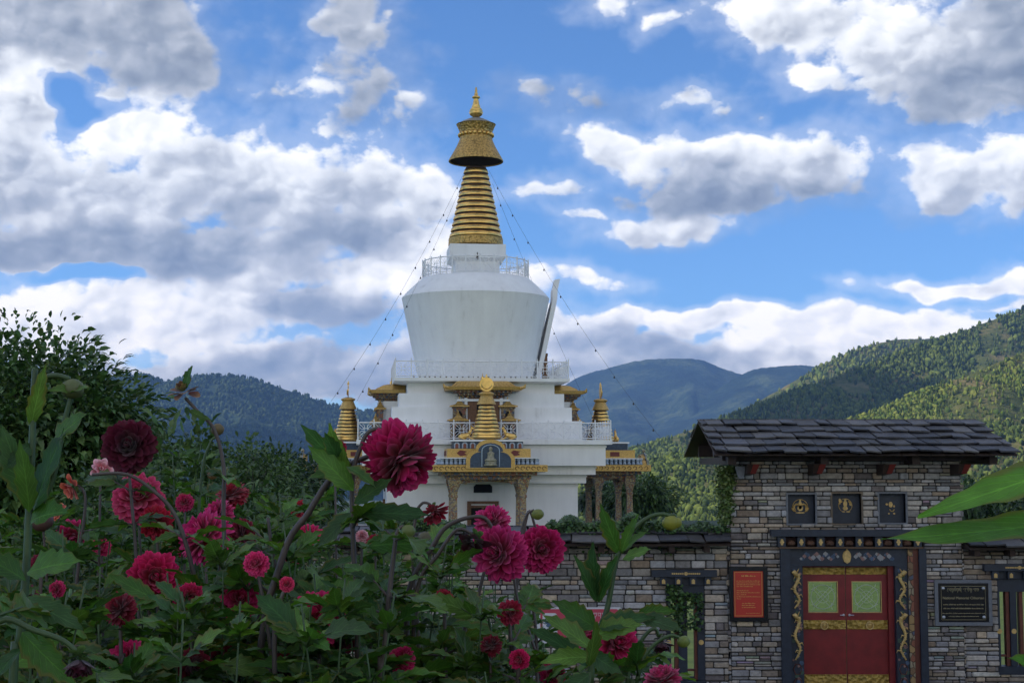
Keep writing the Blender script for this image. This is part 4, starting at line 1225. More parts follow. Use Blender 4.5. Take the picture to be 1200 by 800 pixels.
for i, (a, b, c, d) in enumerate(plq):
    xa, xb, zt, zb = gx(a), gx(b), gz(c), gz(d)
    mb = MB(); mb.box(xa, GY + .10, zb, xb, GY + .14, zt)
    pq = gb(mb, 'emblem_plaque', NAVY); pq['label'] = ['plaque with a lotus emblem', 'plaque with a ringed figure emblem', 'plaque with a small worn emblem'][i]
    mb = MB(); t = .03
    for q in ((xa - t, zb - t, xa, zt + t), (xb, zb - t, xb + t, zt + t), (xa, zb - t, xb, zb), (xa, zt, xb, zt + t)): mb.box(q[0], GY - .05, q[1], q[2], GY + .12, q[3])
    gb(mb, 'plaque_frame', GREYST if i != 1 else simple('weathered_ochre_frame', (.17, .13, .09), .8, var=.4), pq)
    mb = MB(); emblem(mb, (xa + xb) / 2, (zt + zb) / 2 + (.03 if i != 1 else .05), GY + .098, i); gb(mb, 'emblem', DRAGON, pq)
    mb = MB()
    for k in range(6): mb.box(xa + .02 + k * (xb - xa - .04) / 6, GY + .075, zt - .035, xa + .02 + (k + .55) * (xb - xa - .04) / 6, GY + .098, zt - .004)
    gb(mb, 'plaque_dentils', NAVY, pq)
# door surround
zl0, zl1 = gz(627.5), gz(620)
mb = MB(); mb.box(gx(903.5, 25.8), GY - .22, zl0, gx(1084.5, 25.8), GY + .05, zl1); gb(mb, 'lintel', NAVY)
mb = MB(); mb.mi = 0
zb1, zb0 = zl0 - .003, gz(641)
mb.box(gx(914), GY - .02, zb0, gx(1079), GY + .05, zb1)
mb.mi = 1
nb = 8; xs0, xs1 = gx(910.5, 25.9), gx(1078, 25.9); bw = .135
for k in range(nb):
    x = xs0 + (xs1 - bw - xs0) * k / (nb - 1)
    mb.mi = 1; mb.box(x, GY - .17, zb0 + .02, x + bw, GY - .023, zb1 - .01)
    mb.mi = 2
    for (ox, oz, rr) in ((0, .035, .024), (-.02, .0, .02), (.02, .0, .02), (0, -.035, .022)):
        mb.prism([(x + bw / 2 + ox + rr * math.cos(-2 * PI * q / 8), (zb0 + zb1) / 2 + oz + rr * math.sin(-2 * PI * q / 8)) for q in range(8)], GY - .178 - rr * .05, GY - .172)
    if k < nb - 1:
        xm = x + bw + ((xs1 - bw - xs0) / (nb - 1) - bw) / 2
        mb.mi = 3; mb.lathe([(.075, zb0 + .05), (.085, zb0 + .08), (.05, zb0 + .12), (.02, zb0 + .13)], 8, (xm, GY - .09, 0))
mb.mi = 4; mb.box(gx(912, 25.9), GY - .16, zb0 - .012, gx(1080, 25.9), GY - .025, zb0 + .017)
gb(mb, 'bracket_frieze', [simple('dark_red_recess', (.03, .006, .005), .7), NAVY, DRAGON, simple('carved_bud', (.12, .06, .035), .6, var=.4), simple('brown_strip', (.11, .06, .03), .6)])
zf = zb0 - .015
FRL, FRR = gx(912.5), gx(1082)
jl0, jl1, jr0, jr1 = gx(923.5), gx(938.5), gx(1046.5), gx(1061)
zd1 = gz(662.5)
def jamb(xa, xb, name, mats=NAVY, y0=-.10, y1=.30):
    mb = MB(); mb.box(xa, GY + y0, 0, xb, GY + y1, zf); return gb(mb, name, mats)
jamb(FRL, jl0, 'outer_jamb', y0=-.13); jamb(gx(1073.5), FRR, 'outer_jamb', y0=-.13)
jamb(gx(1067), gx(1073.5) - .002, 'red_jamb_strip', REDBR, -.07); jamb(gx(1061) + .002, gx(1067) - .002, 'ornate_jamb_strip', ORN, -.09)
def dragonjamb(xa, xb, sgn):
    mb = MB(); mb.box(xa, GY - .06, 0, xb, GY + .30, zd1 - .002); j = gb(mb, 'painted_jamb', NAVY)
    cx = (xa + xb) / 2
    r = random.Random(3)
    mb = MB()     # painted blossoms and scrolls
    for k in range(46):
        zz = gz(668) + (0.15 - gz(668)) * k / 45; x = cx + r.uniform(-.075, .075)
        n = 7; rr = r.uniform(.018, .04)
        mb.mi = r.choice([0, 0, 1, 2]); 
        mb.prism([(x + rr * (1 + .3 * math.cos(3 * a)) * math.cos(-a), zz + rr * math.sin(-a)) for a in [2 * PI * q / 12 for q in range(12)]], GY - .064 - .0006 * k / 10, GY - .060)
    gb(mb, 'painted_blossom', [PETALP, BLUEP, simple('dull_green_paint', (.05, .09, .06), .6)], j)
    for (za, zb) in ((672, 704), (726, 769)) if False else ((672, 712), (722, 772)):
        mb = MB(); z1, z0 = gz(za), gz(zb); n = 40; pts = []; rad = []
        for k in range(n + 1):
            t = k / n
            pts.append((cx + sgn * .052 * math.sin(t * 3.1 * PI + .6) * (.6 + .4 * t), GY - .085, z1 + (z0 - z1) * t)); rad.append(.034 * (1 - .55 * t) if t > .06 else .045)
        mb.tube(pts, rad, 7)
        mb.tube([(cx, GY - .09, z1 - .02), (cx - sgn * .05, GY - .10, z1 + .045), (cx - sgn * .085, GY - .10, z1 + .03)], [.045, .04, .015], 7)
        mb.tube([(cx + .01, GY - .09, z1 + .03), (cx + sgn * .04, GY - .10, z1 + .10)], [.014, .005], 5)
        for k in range(5):
            i = 4 + k * 7; p = Vector(pts[i]); s = 1 if k % 2 else -1
            mb.tube([p, p + Vector((s * .06, -.005, .02)), p + Vector((s * .085, -.008, -.025))], [.014, .012, .004], 5)
        for k in range(2, n, 2):
            p = Vector(pts[k]); mb.tube([p + Vector((0, -.015, 0)), p + Vector((sgn * .05 * math.cos(k), -.02, .03))], [.012, .002], 4)
        gb(mb, 'dragon_carving', DRAGON, j, smooth=True)
    mb = MB()     # hexagon pattern low on the jamb
    for zc_ in (gz(783), gz(800)):
        mb.tube([(cx + .075 * math.cos(a * PI / 3), GY - .066, zc_ + .10 * math.sin(a * PI / 3)) for a in range(7)], .008, 4)
    gb(mb, 'painted_hexagon', REDBR, j)
dragonjamb(jl0 + .002, jl1, 1); dragonjamb(jr0, jr1 - .002, -1)
mb = MB(); mb.box(jl0 + .002, GY - .05, zd1, jr1 - .002, GY + .30, zf); hd = gb(mb, 'door_header', NAVY)
mb = MB(); zc_ = gz(651.5); cxm = gx(990.5); r = random.Random(8)
mb.lathe([(.001, -.02), (.08, -.018), (.09, -.01), (.09, 0)], 16, (0, 0, 0), Matrix.Translation((cxm, GY - .055, zc_)) @ Matrix.Rotation(PI / 2, 4, 'X') @ Matrix.Rotation(PI, 4, 'X') @ Matrix.Scale(1.25, 4, (0, 1, 0)) @ Matrix.Scale(.85, 4, (1, 0, 0)))
mb.prism([(cxm - .05, zc_ - .09), (cxm - .065, zc_ + .03), (cxm, zc_ + .14), (cxm + .065, zc_ + .03), (cxm + .05, zc_ - .09), (cxm, zc_ - .12)], GY - .085, GY - .053)
gb(mb, 'gold_medallion', DRAGON, hd)
mb = MB()
for s in (-1, 1):
    for k in range(22):
        x = cxm + s * (.16 + k * .031); zz = zc_ + .045 * math.sin(k * 1.15); rr = r.uniform(.018, .038) * (1.4 if k in (6, 14) else 1)
        mb.mi = r.choice([0, 1, 0, 2])
        mb.prism([(x + rr * 1.2 * math.cos(-a), zz + rr * (1 + .3 * math.cos(4 * a)) * math.sin(-a)) for a in [2 * PI * q / 12 for q in range(12)]], GY - .056 - .0005 * (k % 5), GY - .050)
gb(mb, 'painted_garland', [PETALP, BLUEP, simple('pale_paint', (.30, .30, .30), .6)], hd)
# door leaves
mb = MB(); mb.box(jr0 - .10, GY + .06, 0, jr0 - .002, GY + .32, zd1 - .003); gb(mb, 'door_reveal', MAROON)
m_gl, gg, bb = new_mat('etched_glass'); bb.inputs['Base Color'].default_value = (.85, .95, .85, 1); bb.inputs['Roughness'].default_value = .06; bb.inputs['Transmission Weight'].default_value = 1.0; bb.inputs['IOR'].default_value = 1.02
YD = GY + .14
def dleaf(xa, xb, wx0, wx1, handle_x, ring_x):
    wz1, wz0 = gz(681.5, YD), gz(716.5, YD)
    mb = MB(); solid(mb, xa, xb, 0.02, zd1 - .004, YD, YD + .05, [(wx0, wx1, wz0, wz1)])
    d = gb(mb, 'door_leaf', MAROON)
    for (pa, pb) in ((664.5, 672.5), (726.0, 736.5), (789.5, 800)):
        mb = MB(); z1, z0 = gz(pa, YD), gz(pb, YD)
        mb.box(xa + .012, YD - .014, z0, xb - .004, YD - .002, z1)
        mb.box(xa + .012, YD - .022, z0, xb - .004, YD - .0145, z0 + .012); mb.box(xa + .012, YD - .022, z1 - .012, xb - .004, YD - .0145, z1)
        gb(mb, 'gilded_band', BANDG, d)
    mb = MB(); mb.box(wx0, YD + .02, wz0, wx1, YD + .026, wz1); pn = gb(mb, 'glass_pane', m_gl, d)
    mb = MB(); cx, cz = (wx0 + wx1) / 2, (wz0 + wz1) / 2; rr = (wx1 - wx0) * .42
    def ar(r_, a0, a1, m=20, w=.0055): mb.tube([(cx + r_ * math.cos(a0 + (a1 - a0) * k / m), YD + .012, cz + r_ * math.sin(a0 + (a1 - a0) * k / m)) for k in range(m + 1)], w, 4)
    ar(rr, 0, 2 * PI, 28); ar(rr * .5, 0, 2 * PI, 18, .003)
    for o_ in (-.02, .02):
        s = 1 if handle_x > cx else -1
        for s in (1, -1): mb.tube([(cx - s * rr * .7 + o_, YD + .012, cz - rr * .7 - o_ * s), (cx + s * rr * .7 + o_, YD + .012, cz + rr * .7 - o_ * s)], .004, 4)
    for sx in (-1, 1):
        for sz in (-1, 1): mb.tube([(cx + sx * rr * .95, YD + .012, cz + sz * rr * .6), (cx + sx * rr * .7, YD + .012, cz + sz * rr * .75), (cx + sx * rr * .8, YD + .012, cz + sz * rr * 1.05)], .004, 4)
    gb(mb, 'etched_pattern', simple('frosted_line', (.62, .66, .55), .4) if 'frosted_line' not in bpy.data.materials else bpy.data.materials['frosted_line'], d)
    mb = MB(); t = .014
    for q in ((wx0 - t, wz0 - t, wx0, wz1 + t), (wx1, wz0 - t, wx1 + t, wz1 + t), (wx0, wz0 - t, wx1, wz0), (wx0, wz1, wx1, wz1 + t)): mb.box(q[0], YD - .012, q[1], q[2], YD - .002, q[3])
    gb(mb, 'glazing_bead', DRAGON, d)
    mb = MB(); zr = gz(731, YD); c = Vector((ring_x, YD - .03, zr))
    mb.lathe([(.055, 0), (.06, .012), (.03, .028), (.015, .04)], 14, (0, 0, 0), Matrix.Translation((ring_x, YD - .015, zr)) @ Matrix.Rotation(PI / 2, 4, 'X'))
    mb.tube([(ring_x + .062 * math.cos(a * PI / 8), YD - .05, zr - .02 + .062 * math.sin(a * PI / 8)) for a in range(17)], .011, 6)
    gb(mb, 'ring_knocker', DRAGON, d)
    mb = MB(); zh = gz(720, YD); s = 1 if handle_x > cx else -1
    mb.tube([(handle_x, YD, zh), (handle_x, YD - .05, zh), (handle_x - s * .07, YD - .055, zh)], .009, 6); mb.lathe([(.022, 0), (.022, .01)], 10, (0, 0, 0), Matrix.Translation((handle_x, YD - .012, zh)) @ Matrix.Rotation(PI / 2, 4, 'X')); gb(mb, 'door_handle', STEEL, d)
xm = gx(989, YD)
dleaf(jl1 + .004, xm - .006, gx(946, YD), gx(979, YD), gx(986, YD), gx(963, YD))
dleaf(xm + .006, jr0 - .104, gx(997, YD), gx(1030, YD), gx(993, YD), gx(1016, YD))
mb = MB(); mb.box(jl0 - .3, GY - .5, 0.0, jr1 + .4, GY + .3, .02); gb(mb, 'threshold', GREYST)

# gate roof
RX0, RX1 = 3.54, 8.76
eF = (25.15, zat(531.5, 25.2)); rg = (27.5, zat(493.0, 27.5)); eB = (29.85, eF[1])
mb = MB(); slates(mb, RX0, RX1, eF, rg, 5, .31, 21); slates(mb, RX0, RX1, eB, rg, 4, .40, 22)
r = random.Random(4); x = RX0
rf = gb(mb, 'slate_roof', SLATE)
mb = MB(); x = RX0 - .02
while x < RX1:       # boards under the slates
    mb.hexa([Vector(p) for p in ((x, eF[0] + .05, eF[1] - .035), (x + .24, eF[0] + .05, eF[1] - .035), (x, rg[0], rg[1] - .035), (x + .24, rg[0], rg[1] - .035), (x, eF[0] + .05, eF[1] - .008), (x + .24, eF[0] + .05, eF[1] - .008), (x, rg[0], rg[1] - .008), (x + .24, rg[0], rg[1] - .008))])
    mb.hexa([Vector(p) for p in ((x, rg[0] + .002, rg[1] - .035), (x + .24, rg[0] + .002, rg[1] - .035), (x, eB[0] - .05, eB[1] - .035), (x + .24, eB[0] - .05, eB[1] - .035), (x, rg[0] + .002, rg[1] - .008), (x + .24, rg[0] + .002, rg[1] - .008), (x, eB[0] - .05, eB[1] - .008), (x + .24, eB[0] - .05, eB[1] - .008))])
    x += .25
gb(mb, 'roof_board', WOOD_D, rf)
def slope_z(y): 
    return eF[1] + (rg[1] - eF[1]) * (y - eF[0]) / (rg[0] - eF[0]) if y < rg[0] else eF[1] + (rg[1] - eF[1]) * (eB[0] - y) / (eB[0] - rg[0])
for yy, xa, xb in ((25.75, 3.72, 8.55), (28.95, 3.72, 8.5), (27.4, 3.66, 8.6)):
    zt = slope_z(yy) - .04; mb = MB(); mb.box(xa, yy, zt - .24, xb, yy + .18, zt); gb(mb, 'purlin', WOOD_D)
for x in (3.78, 5.4, 7.0, 8.35):
    zt = slope_z(25.75) - .215; mb = MB(); mb.box(x, 25.45, zt - .13, x + .14, 29.3, zt); gb(mb, 'tie_beam', WOOD_D)
for x in (3.86, 8.3):
    zt = slope_z(25.75) - .21; mb = MB(); mb.box(x - .06, 27.38, zt, x + .06, 27.56, rg[1] - .215); gb(mb, 'king_post', WOOD_D)
for x in (4.7, 8.0):
    mb = MB(); mb.box(x, 28.9, 0, x + .2, 29.1, slope_z(28.95) - .35); gb(mb, 'rear_post', WOOD_D)
zt = gz(543.5, 25.6)
for px in (884, 962, 1044, 1132):
    x = gx(px, 25.5); mb = MB(); mb.mi = 0
    mb.hexa([Vector(p) for p in ((x - .12, 25.52, zt - .17), (x + .02, 25.52, zt - .17), (x - .12, 26.0, zt - .20), (x + .02, 26.0, zt - .20), (x - .12, 25.42, zt), (x + .02, 25.42, zt), (x - .12, 26.0, zt), (x + .02, 26.0, zt))])
    mb.mi = 1
    mb.hexa([Vector(p) for p in ((x - .06, 25.505, zt - .17), (x + .03, 25.505, zt - .17), (x - .06, 25.518, zt - .17), (x + .03, 25.518, zt - .17), (x - .02, 25.405, zt - .004), (x + .09, 25.405, zt - .004), (x - .02, 25.418, zt - .004), (x + .09, 25.418, zt - .004))])
    gb(mb, 'corbel', [WOOD_D, simple('red_corbel_end', (.15, .02, .015), .6) if 'red_corbel_end' not in bpy.data.materials else bpy.data.materials['red_corbel_end']])
mb = MB(); x = gx(862, 25.7); z1 = gz(546, 25.7); mb.prism([(x, z1), (x + .19, z1), (x + .15, z1 - .22), (x + .06, z1 - .22)][::-1][::-1], 25.70, 25.74); gb(mb, 'white_bracket_plate', GREYST)

# boundary walls with slate copings
def bwall(name, label, px0, px1, ridge_py, eave_py, holes, seed, y=GY + .06, hmax=.14):
    xa, xb = gx(px0) if px0 > -500 else -24, gx(px1) if px1 < 1500 else 26
    if px0 == 1128: xa = X1 + .03
    if px1 == 854: xb = X0 - .03
    w = thing(name, label, 'wall', ((xa + xb) / 2, y, 0))
    def wb(mb, nm, mats, parent=None, **kw):
        off = w.location; mb.v = [(p[0] - off.x, p[1] - off.y, p[2] - off.z) for p in mb.v]; return mb.build(nm, mats, parent or w, **kw)
    zr, ze = gz(ridge_py, y + .35), gz(eave_py, y - .45)
    ztp = ze - .02
    mb = MB(); mb.mi = 0; solid(mb, xa, xb, 0, ztp, y, y + .55, holes); mb.mi = 1
    masonry(mb, xa, xb, .0, ztp, holes, Matrix.Translation((0, y, 0)), seed, .06, hmax, .10, .42)
    wb(mb, 'stone_masonry', [MORTAR, STONE])
    mb = MB(); mb.hexa([Vector(p) for p in ((xa, y - .42, ze - .05), (xb, y - .42, ze - .05), (xa, y + .35, ze - .05), (xb, y + .35, ze - .05), (xa, y - .42, ze - .01), (xb, y - .42, ze - .01), (xa, y + .3, zr - .03), (xb, y + .3, zr - .03))])
    mb.hexa([Vector(p) for p in ((xa, y + .352, ze - .05), (xb, y + .352, ze - .05), (xa, y + 1.1, ze - .05), (xb, y + 1.1, ze - .05), (xa, y + .352, zr - .03), (xb, y + .352, zr - .03), (xa, y + 1.1, ze - .01), (xb, y + 1.1, ze - .01))])
    x = xa + .1
    while x < xb: mb.box(x, y - .36, ze - .16, x + .10, y - .03, ze - .055); x += .62
    wb(mb, 'coping_timber', WOOD_D)
    mb = MB(); slates(mb, xa, xb, (y - .5, ze), (y + .35, zr), 2, .40, seed + 1, .026, .05); slates(mb, xa, xb, (y + 1.2, ze), (y + .35, zr), 2, .40, seed + 2, .026, .05)
    wb(mb, 'slate_coping', SLATE)
    return w, wb
def window(w, wb, pxl, pxr, bottom_py, lintel, posts, y, tag_=None):
    """pxl, pxr: opening; lintel (px0, px1, py_top, py_bot)"""
    xl, xr = gx(pxl, y), gx(pxr, y); z0 = gz(bottom_py, y); z1 = gz(lintel[3], y)
    mb = MB(); mb.box(gx(lintel[0], y - .1), y - .15, z1, gx(lintel[1], y - .1), y + .10, gz(lintel[2], y))
    wf = wb(mb, 'window_lintel', NAVY)
    mb = MB(); c = (xl + xr) / 2; zz = (z1 + gz(lintel[2], y)) / 2
    for k in range(-7, 8): mb.prism([(c + k * .034 + .022 * math.cos(-a * PI / 4) * (1.5 if k == 0 else .7), zz + .022 * math.sin(-a * PI / 4) * (1.5 if k == 0 else .7)) for a in range(8)], y - .156, y - .151)
    wb(mb, 'gold_motif', DRAGON, wf)
    mb = MB(); mb.mi = 0; zb = z1 - .15; mb.box(xl - .10, y - .03, zb, xr + .10, y + .10, z1 - .003)
    n = 4
    for k in range(n):
        x = xl - .12 + (xr - xl + .24 - .12) * k / (n - 1)
        mb.mi = 0; mb.box(x, y - .12, zb + .01, x + .12, y - .033, z1 - .01); mb.mi = 1; mb.prism([(x + .03, zb + .03), (x + .03, z1 - .06), (x + .06, z1 - .035), (x + .09, z1 - .06), (x + .09, zb + .03)], y - .127, y - .122)
    wb(mb, 'bracket_row', [NAVY, DRAGON], wf)
    zt = zb - .003
    for i, (a, b, mat) in enumerate(posts):
        mb = MB(); mb.box(gx(a, y), y + (.0 if mat is NAVY else .03), z0 + .004, gx(b, y), y + .16, zt); pp = wb(mb, 'window_post', mat, wf)
        if mat is NAVY:
            mb = MB(); cz = z0 + (zt - z0) * .40; cx = (gx(a, y) + gx(b, y)) / 2
            mb.prism([(cx + .045 * math.cos(-q * PI / 6), cz + .045 * math.sin(-q * PI / 6)) for q in range(12)], y - .012, y - .002); wb(mb, 'rosette', DRAGON, pp)
    mb = MB(); mb.box(xl, y - .004, zt - .22, xr, y - .002 + .15, zt - .004); wb(mb, 'window_head', NAVY, wf)
    mb = MB(); mb.box(xl - .02, y - .06, z0 - .14, xr + .02, y + .2, z0); wb(mb, 'window_sill', NAVY, wf)
    mb = MB(); mb.box(xl, y + .05, z0 + .16, xr, y + .09, z0 + .20); wb(mb, 'window_rail', REDBR, wf)
    return wf
yL = GY + .06
holeL = (gx(780, yL), gx(824, yL), gz(797, yL), gz(667, yL))
wL, wbL = bwall('boundary_wall', 'long stone wall left of the gatehouse with slate coping and ivy', -600, 854, 617.5, 636.5, [holeL], 31, yL)
window(wL, wbL, 780, 824, 797, (763, 839, 667, 675), [(780, 785, NAVY), (794, 804, NAVY), (816, 824, NAVY), (812.5, 815.8, REDBR), (789.5, 793.8, REDBR)], yL)
yR = GY + .06
holeR = (gx(1166, yR), gx(1213, yR), gz(786, yR), gz(660, yR))
wR, wbR = bwall('boundary_wall', 'stone wall right of the gatehouse with the barred window at the photo edge', 1128, 1800, 622, 641, [holeR], 37, yR)
window(wR, wbR, 1166, 1213, 780, (1151, 1228, 660, 668), [(1166, 1168.5, NAVY), (1180.5, 1188, NAVY), (1208, 1213, NAVY), (1176, 1180, REDBR), (1192, 1196, REDBR), (1203, 1207.5, REDBR)], yR)

# notice board and plaque
def text_obj(txt, size, loc, mat, parent, name='lettering', align='CENTER', extr=.002):
    cu = bpy.data.curves.new(name, 'FONT'); cu.body = txt; cu.size = size; cu.align_x = align; cu.align_y = 'CENTER'; cu.extrude = extr
    o = bpy.data.objects.new(name, cu); COL.objects.link(o); cu.materials.append(mat)
    o.location = loc; o.rotation_euler = (PI / 2, 0, 0)
    bpy.context.view_layer.update(); dg = bpy.context.evaluated_depsgraph_get(); me = bpy.data.meshes.new_from_object(o.evaluated_get(dg)); bpy.data.objects.remove(o)
    o = link(name, me, parent); o.location = loc; o.rotation_euler = (PI / 2, 0, 0)
    return o
def script_line(mb, x0, x1, z, h, y, seed, w=.0035):
    """a line of south-asian style script: hooked strokes hanging from a head line"""
    r = random.Random(seed); x = x0
    while x < x1 - h * .3:
        cw = h * r.uniform(.45, .7)
        if r.random() < .14: x += cw * .5; mb.box(x - w, y, z + h * .3, x + w, y + .002, z + h * .5); x += cw * .4; continue
        mb.box(x, y, z + h * .42, x + cw * .85, y + .002, z + h * .42 + w * 1.6)
        k = r.randint(0, 3)
        def L(*pts):
            mb.tube([(x + cw * a, y, z + h * b) for a, b in pts], w, 3)
        if k == 0: L((.7, .42), (.7, -.35)); L((.1, .40), (.15, .0), (.45, .02), (.7, .15))
        elif k == 1: L((.15, .42), (.1, .05), (.4, -.12), (.7, .0), (.65, .42)); L((.4, -.1), (.4, -.5))
        elif k == 2: L((.1, .42), (.55, .15), (.1, -.05), (.6, -.3))
        else: L((.2, .42), (.2, -.05), (.6, -.1), (.75, .42)); 
        if r.random() < .4: L((.2, .62), (.45, .78), (.75, .62))
        x += cw
nx0, nx1, nz0, nz1 = gx(852.5), gx(897), gz(727), gz(663)
nb_ = thing('notice_board', 'red notice board with yellow lettering in a black frame left of the door', 'sign', ((nx0 + nx1) / 2, GY - .05, nz0))
def rel(o, mb): off = o.location; mb.v = [(p[0] - off.x, p[1] - off.y, p[2] - off.z) for p in mb.v]; return mb
y0 = GY - .115; t = .075
mb = MB()
for q in ((nx0, nz0, nx0 + t, nz1), (nx1 - t, nz0, nx1, nz1), (nx0 + t, nz0, nx1 - t, nz0 + t), (nx0 + t, nz1 - t, nx1 - t, nz1)): mb.box(q[0], y0, q[1], q[2], y0 + .065, q[3])
rel(nb_, mb).build('frame', BLACK_, nb_)
mb = MB(); mb.box(nx0 + t, y0 + .02, nz0 + t, nx1 - t, y0 + .06, nz1 - t); rel(nb_, mb).build('panel', REDSIGN, nb_)
mb = MB(); b_ = .02; a0, a1, c0, c1 = nx0 + t + b_, nx1 - t - b_, nz0 + t + b_, nz1 - t - b_
for q in ((a0, c0, a0 + .006, c1), (a1 - .006, c0, a1, c1), (a0, c0, a1, c0 + .006), (a0, c1 - .006, a1, c1)): mb.box(q[0], y0 + .016, q[1], q[2], y0 + .0195, q[3])
rel(nb_, mb).build('border_line', YELT, nb_)
mb = MB(); r = random.Random(5); W = a1 - a0; H = c1 - c0; cx = (a0 + a1) / 2
def words_line(z, x0, x1, h, w=.002):
    x = x0
    while x < x1 - .01:
        L = min(r.uniform(.015, .06), x1 - x)
        q = x
        while q < x + L: 
            hh = h * r.choice([.6, .6, 1.0]); mb.box(q, y0 + .0155, z, q + h * .32, y0 + .0195, z + hh * .9); q += h * .52
        x += L + h * .7
words_line(c1 - H * .105, cx - W * .24, cx + W * .24, .030)
for k in range(4): words_line(c1 - H * (.21 + k * .042), a0 + W * .07, a1 - W * (.08 if k < 3 else .32), .016)
for k, e_ in enumerate((.5, .10, .60, .04, .78)): words_line(c1 - H * (.43 + k * .046), a0 + W * .07, a1 - W * e_, .015)
for k in range(3): words_line(c1 - H * (.72 + k * .046), cx - W * .24, cx + W * .24, .016)
words_line(c0 + H * .06, cx - W * .1, a1 - W * .08, .010)
rel(nb_, mb).build('lettering', YELT, nb_)

bx0, bx1, bz0, bz1 = gx(1095.5), gx(1154), gz(728), gz(682.5)
pl = thing('name_plaque', 'black granite plaque reading National Memorial Chhorten on the right of the door', 'sign', ((bx0 + bx1) / 2, GY - .05, bz0))
t = .06; y0 = GY - .085
mb = MB()
for q in ((bx0 - t, bz0 - t, bx0, bz1 + t), (bx1, bz0 - t, bx1 + t, bz1 + t), (bx0, bz0 - t, bx1, bz0), (bx0, bz1, bx1, bz1 + t)): mb.box(q[0], y0, q[1], q[2], y0 + .05, q[3])
rel(pl, mb).build('stone_frame', GREYST, pl)
mb = MB(); mb.box(bx0, y0 + .01, bz0, bx1, y0 + .05, bz1); rel(pl, mb).build('granite_panel', BLACK_, pl)
PLT = simple('plaque_lettering', (.42, .36, .20), .5)
mb = MB(); cx = (bx0 + bx1) / 2; W = bx1 - bx0; H = bz1 - bz0
script_line(mb, cx - W * .32, cx + W * .32, bz1 - H * .19, .075, y0 + .004, 3, .0042)
r = random.Random(9)
def words2(z, x0, x1, h):
    x = x0
    while x < x1 - .01:
        L = min(r.uniform(.02, .08), x1 - x); q = x
        while q < x + L: mb.box(q, y0 + .006, z, q + h * .30, y0 + .009, z + h * r.choice([.6, .6, .9])); q += h * .5
        x += L + h * .6
words2(bz1 - H * .56, cx - W * .40, cx + W * .40, .022); words2(bz1 - H * .66, cx - W * .40, cx + W * .40, .022)
words2(bz1 - H * .78, cx - W * .42, cx + W * .42, .016); words2(bz1 - H * .86, cx - W * .3, cx + W * .3, .016)
for q in ((cx - W * .44, bz0 + H * .06, cx - W * .436, bz1 - H * .08), (cx + W * .436, bz0 + H * .06, cx + W * .44, bz1 - H * .08), (cx - W * .44, bz1 - H * .08, cx + W * .44, bz1 - H * .073), (cx - W * .44, bz0 + H * .06, cx + W * .44, bz0 + H * .067)): mb.box(q[0], y0 + .006, q[1], q[2], y0 + .009, q[3])
rel(pl, mb).build('small_lettering', PLT, pl)
tx = text_obj('National Memorial Chhorten', .062, (cx - pl.location.x, y0 + .008 - pl.location.y, bz1 - H * .38 - pl.location.z), PLT, pl)
for sx in (-1, 1):
    for sz in (-1, 1):
        mb = MB(); mb.lathe([(.028, 0), (.030, .012), (.018, .024), (.004, .028)], 12, (0, 0, 0), Matrix.Translation((cx + sx * W * .40 - pl.location.x, y0 + .009 - pl.location.y, (bz0 + bz1) / 2 + sz * H * .37 - pl.location.z)) @ Matrix.Rotation(PI / 2, 4, 'X'))
        mb.build('steel_boss', STEEL, pl, smooth=True)
# pink sign on the wall behind the flowers
sx0, sx1, sz0, sz1 = gx(629), gx(728), gz(753), gz(711)
ps = thing('wall_sign', 'pink and white sign with local script on the wall behind the dahlias', 'sign', ((sx0 + sx1) / 2, yL - .05, sz0))
y0 = yL - .08
def rrect(x0, x1, z0, z1, r_, n=5):
    p = []
    for (cx_, cz_, a0) in ((x1 - r_, z0 + r_, -PI / 2), (x1 - r_, z1 - r_, 0), (x0 + r_, z1 - r_, PI / 2), (x0 + r_, z0 + r_, PI)):
        for k in range(n + 1): p.append((cx_ + r_ * math.cos(a0 + PI / 2 * k / n), cz_ + r_ * math.sin(a0 + PI / 2 * k / n)))
    return p
mb = MB(); mb.prism(rrect(sx0, sx1, sz0, sz1, .05), y0, y0 + .03); rel(ps, mb).build('white_board', WHITEP, ps)
mb = MB(); mb.prism(rrect(sx0 + .06, sx1 - .06, sz0 + .05, sz1 - .03, .04), y0 - .004, y0 - .001); rel(ps, mb).build('pink_panel', simple('pink_sign_paint', (.55, .06, .10), .5), ps)
mb = MB(); mb.prism(rrect(sx0 + .10, sx0 + .36, sz0 + .12, sz1 - .10, .05), y0 - .008, y0 - .005); em = rel(ps, mb).build('emblem_field', WHITEP, ps)
mb = MB(); ex, ez = sx0 + .23, (sz0 + sz1) / 2 + .02
for q, (rr, dz) in enumerate(((.09, .05), (.07, -.04), (.05, .11))): mb.prism([(ex + rr * math.cos(-a * PI / 6), ez + dz * .6 + rr * .5 * math.sin(-a * PI / 6)) for a in range(12)], y0 - .011 - q * .001, y0 - .009)
mb.box(ex - .08, y0 - .012, sz0 + .145, ex + .08, y0 - .009, sz0 + .165)
rel(ps, mb).build('emblem', simple('sign_blue', (.08, .14, .22), .6), ps)
mb = MB(); script_line(mb, sx0 + .50, sx1 - .14, sz1 - .15, .11, y0 - .008, 12, .006); script_line(mb, sx0 + .44, sx1 - .14, sz1 - .31, .12, y0 - .008, 14, .006); script_line(mb, sx0 + .44, sx1 - .14, sz1 - .47, .10, y0 - .008, 15, .006)
rel(ps, mb).build('script_lettering', simple('pale_lettering', (.75, .60, .62), .6), ps)

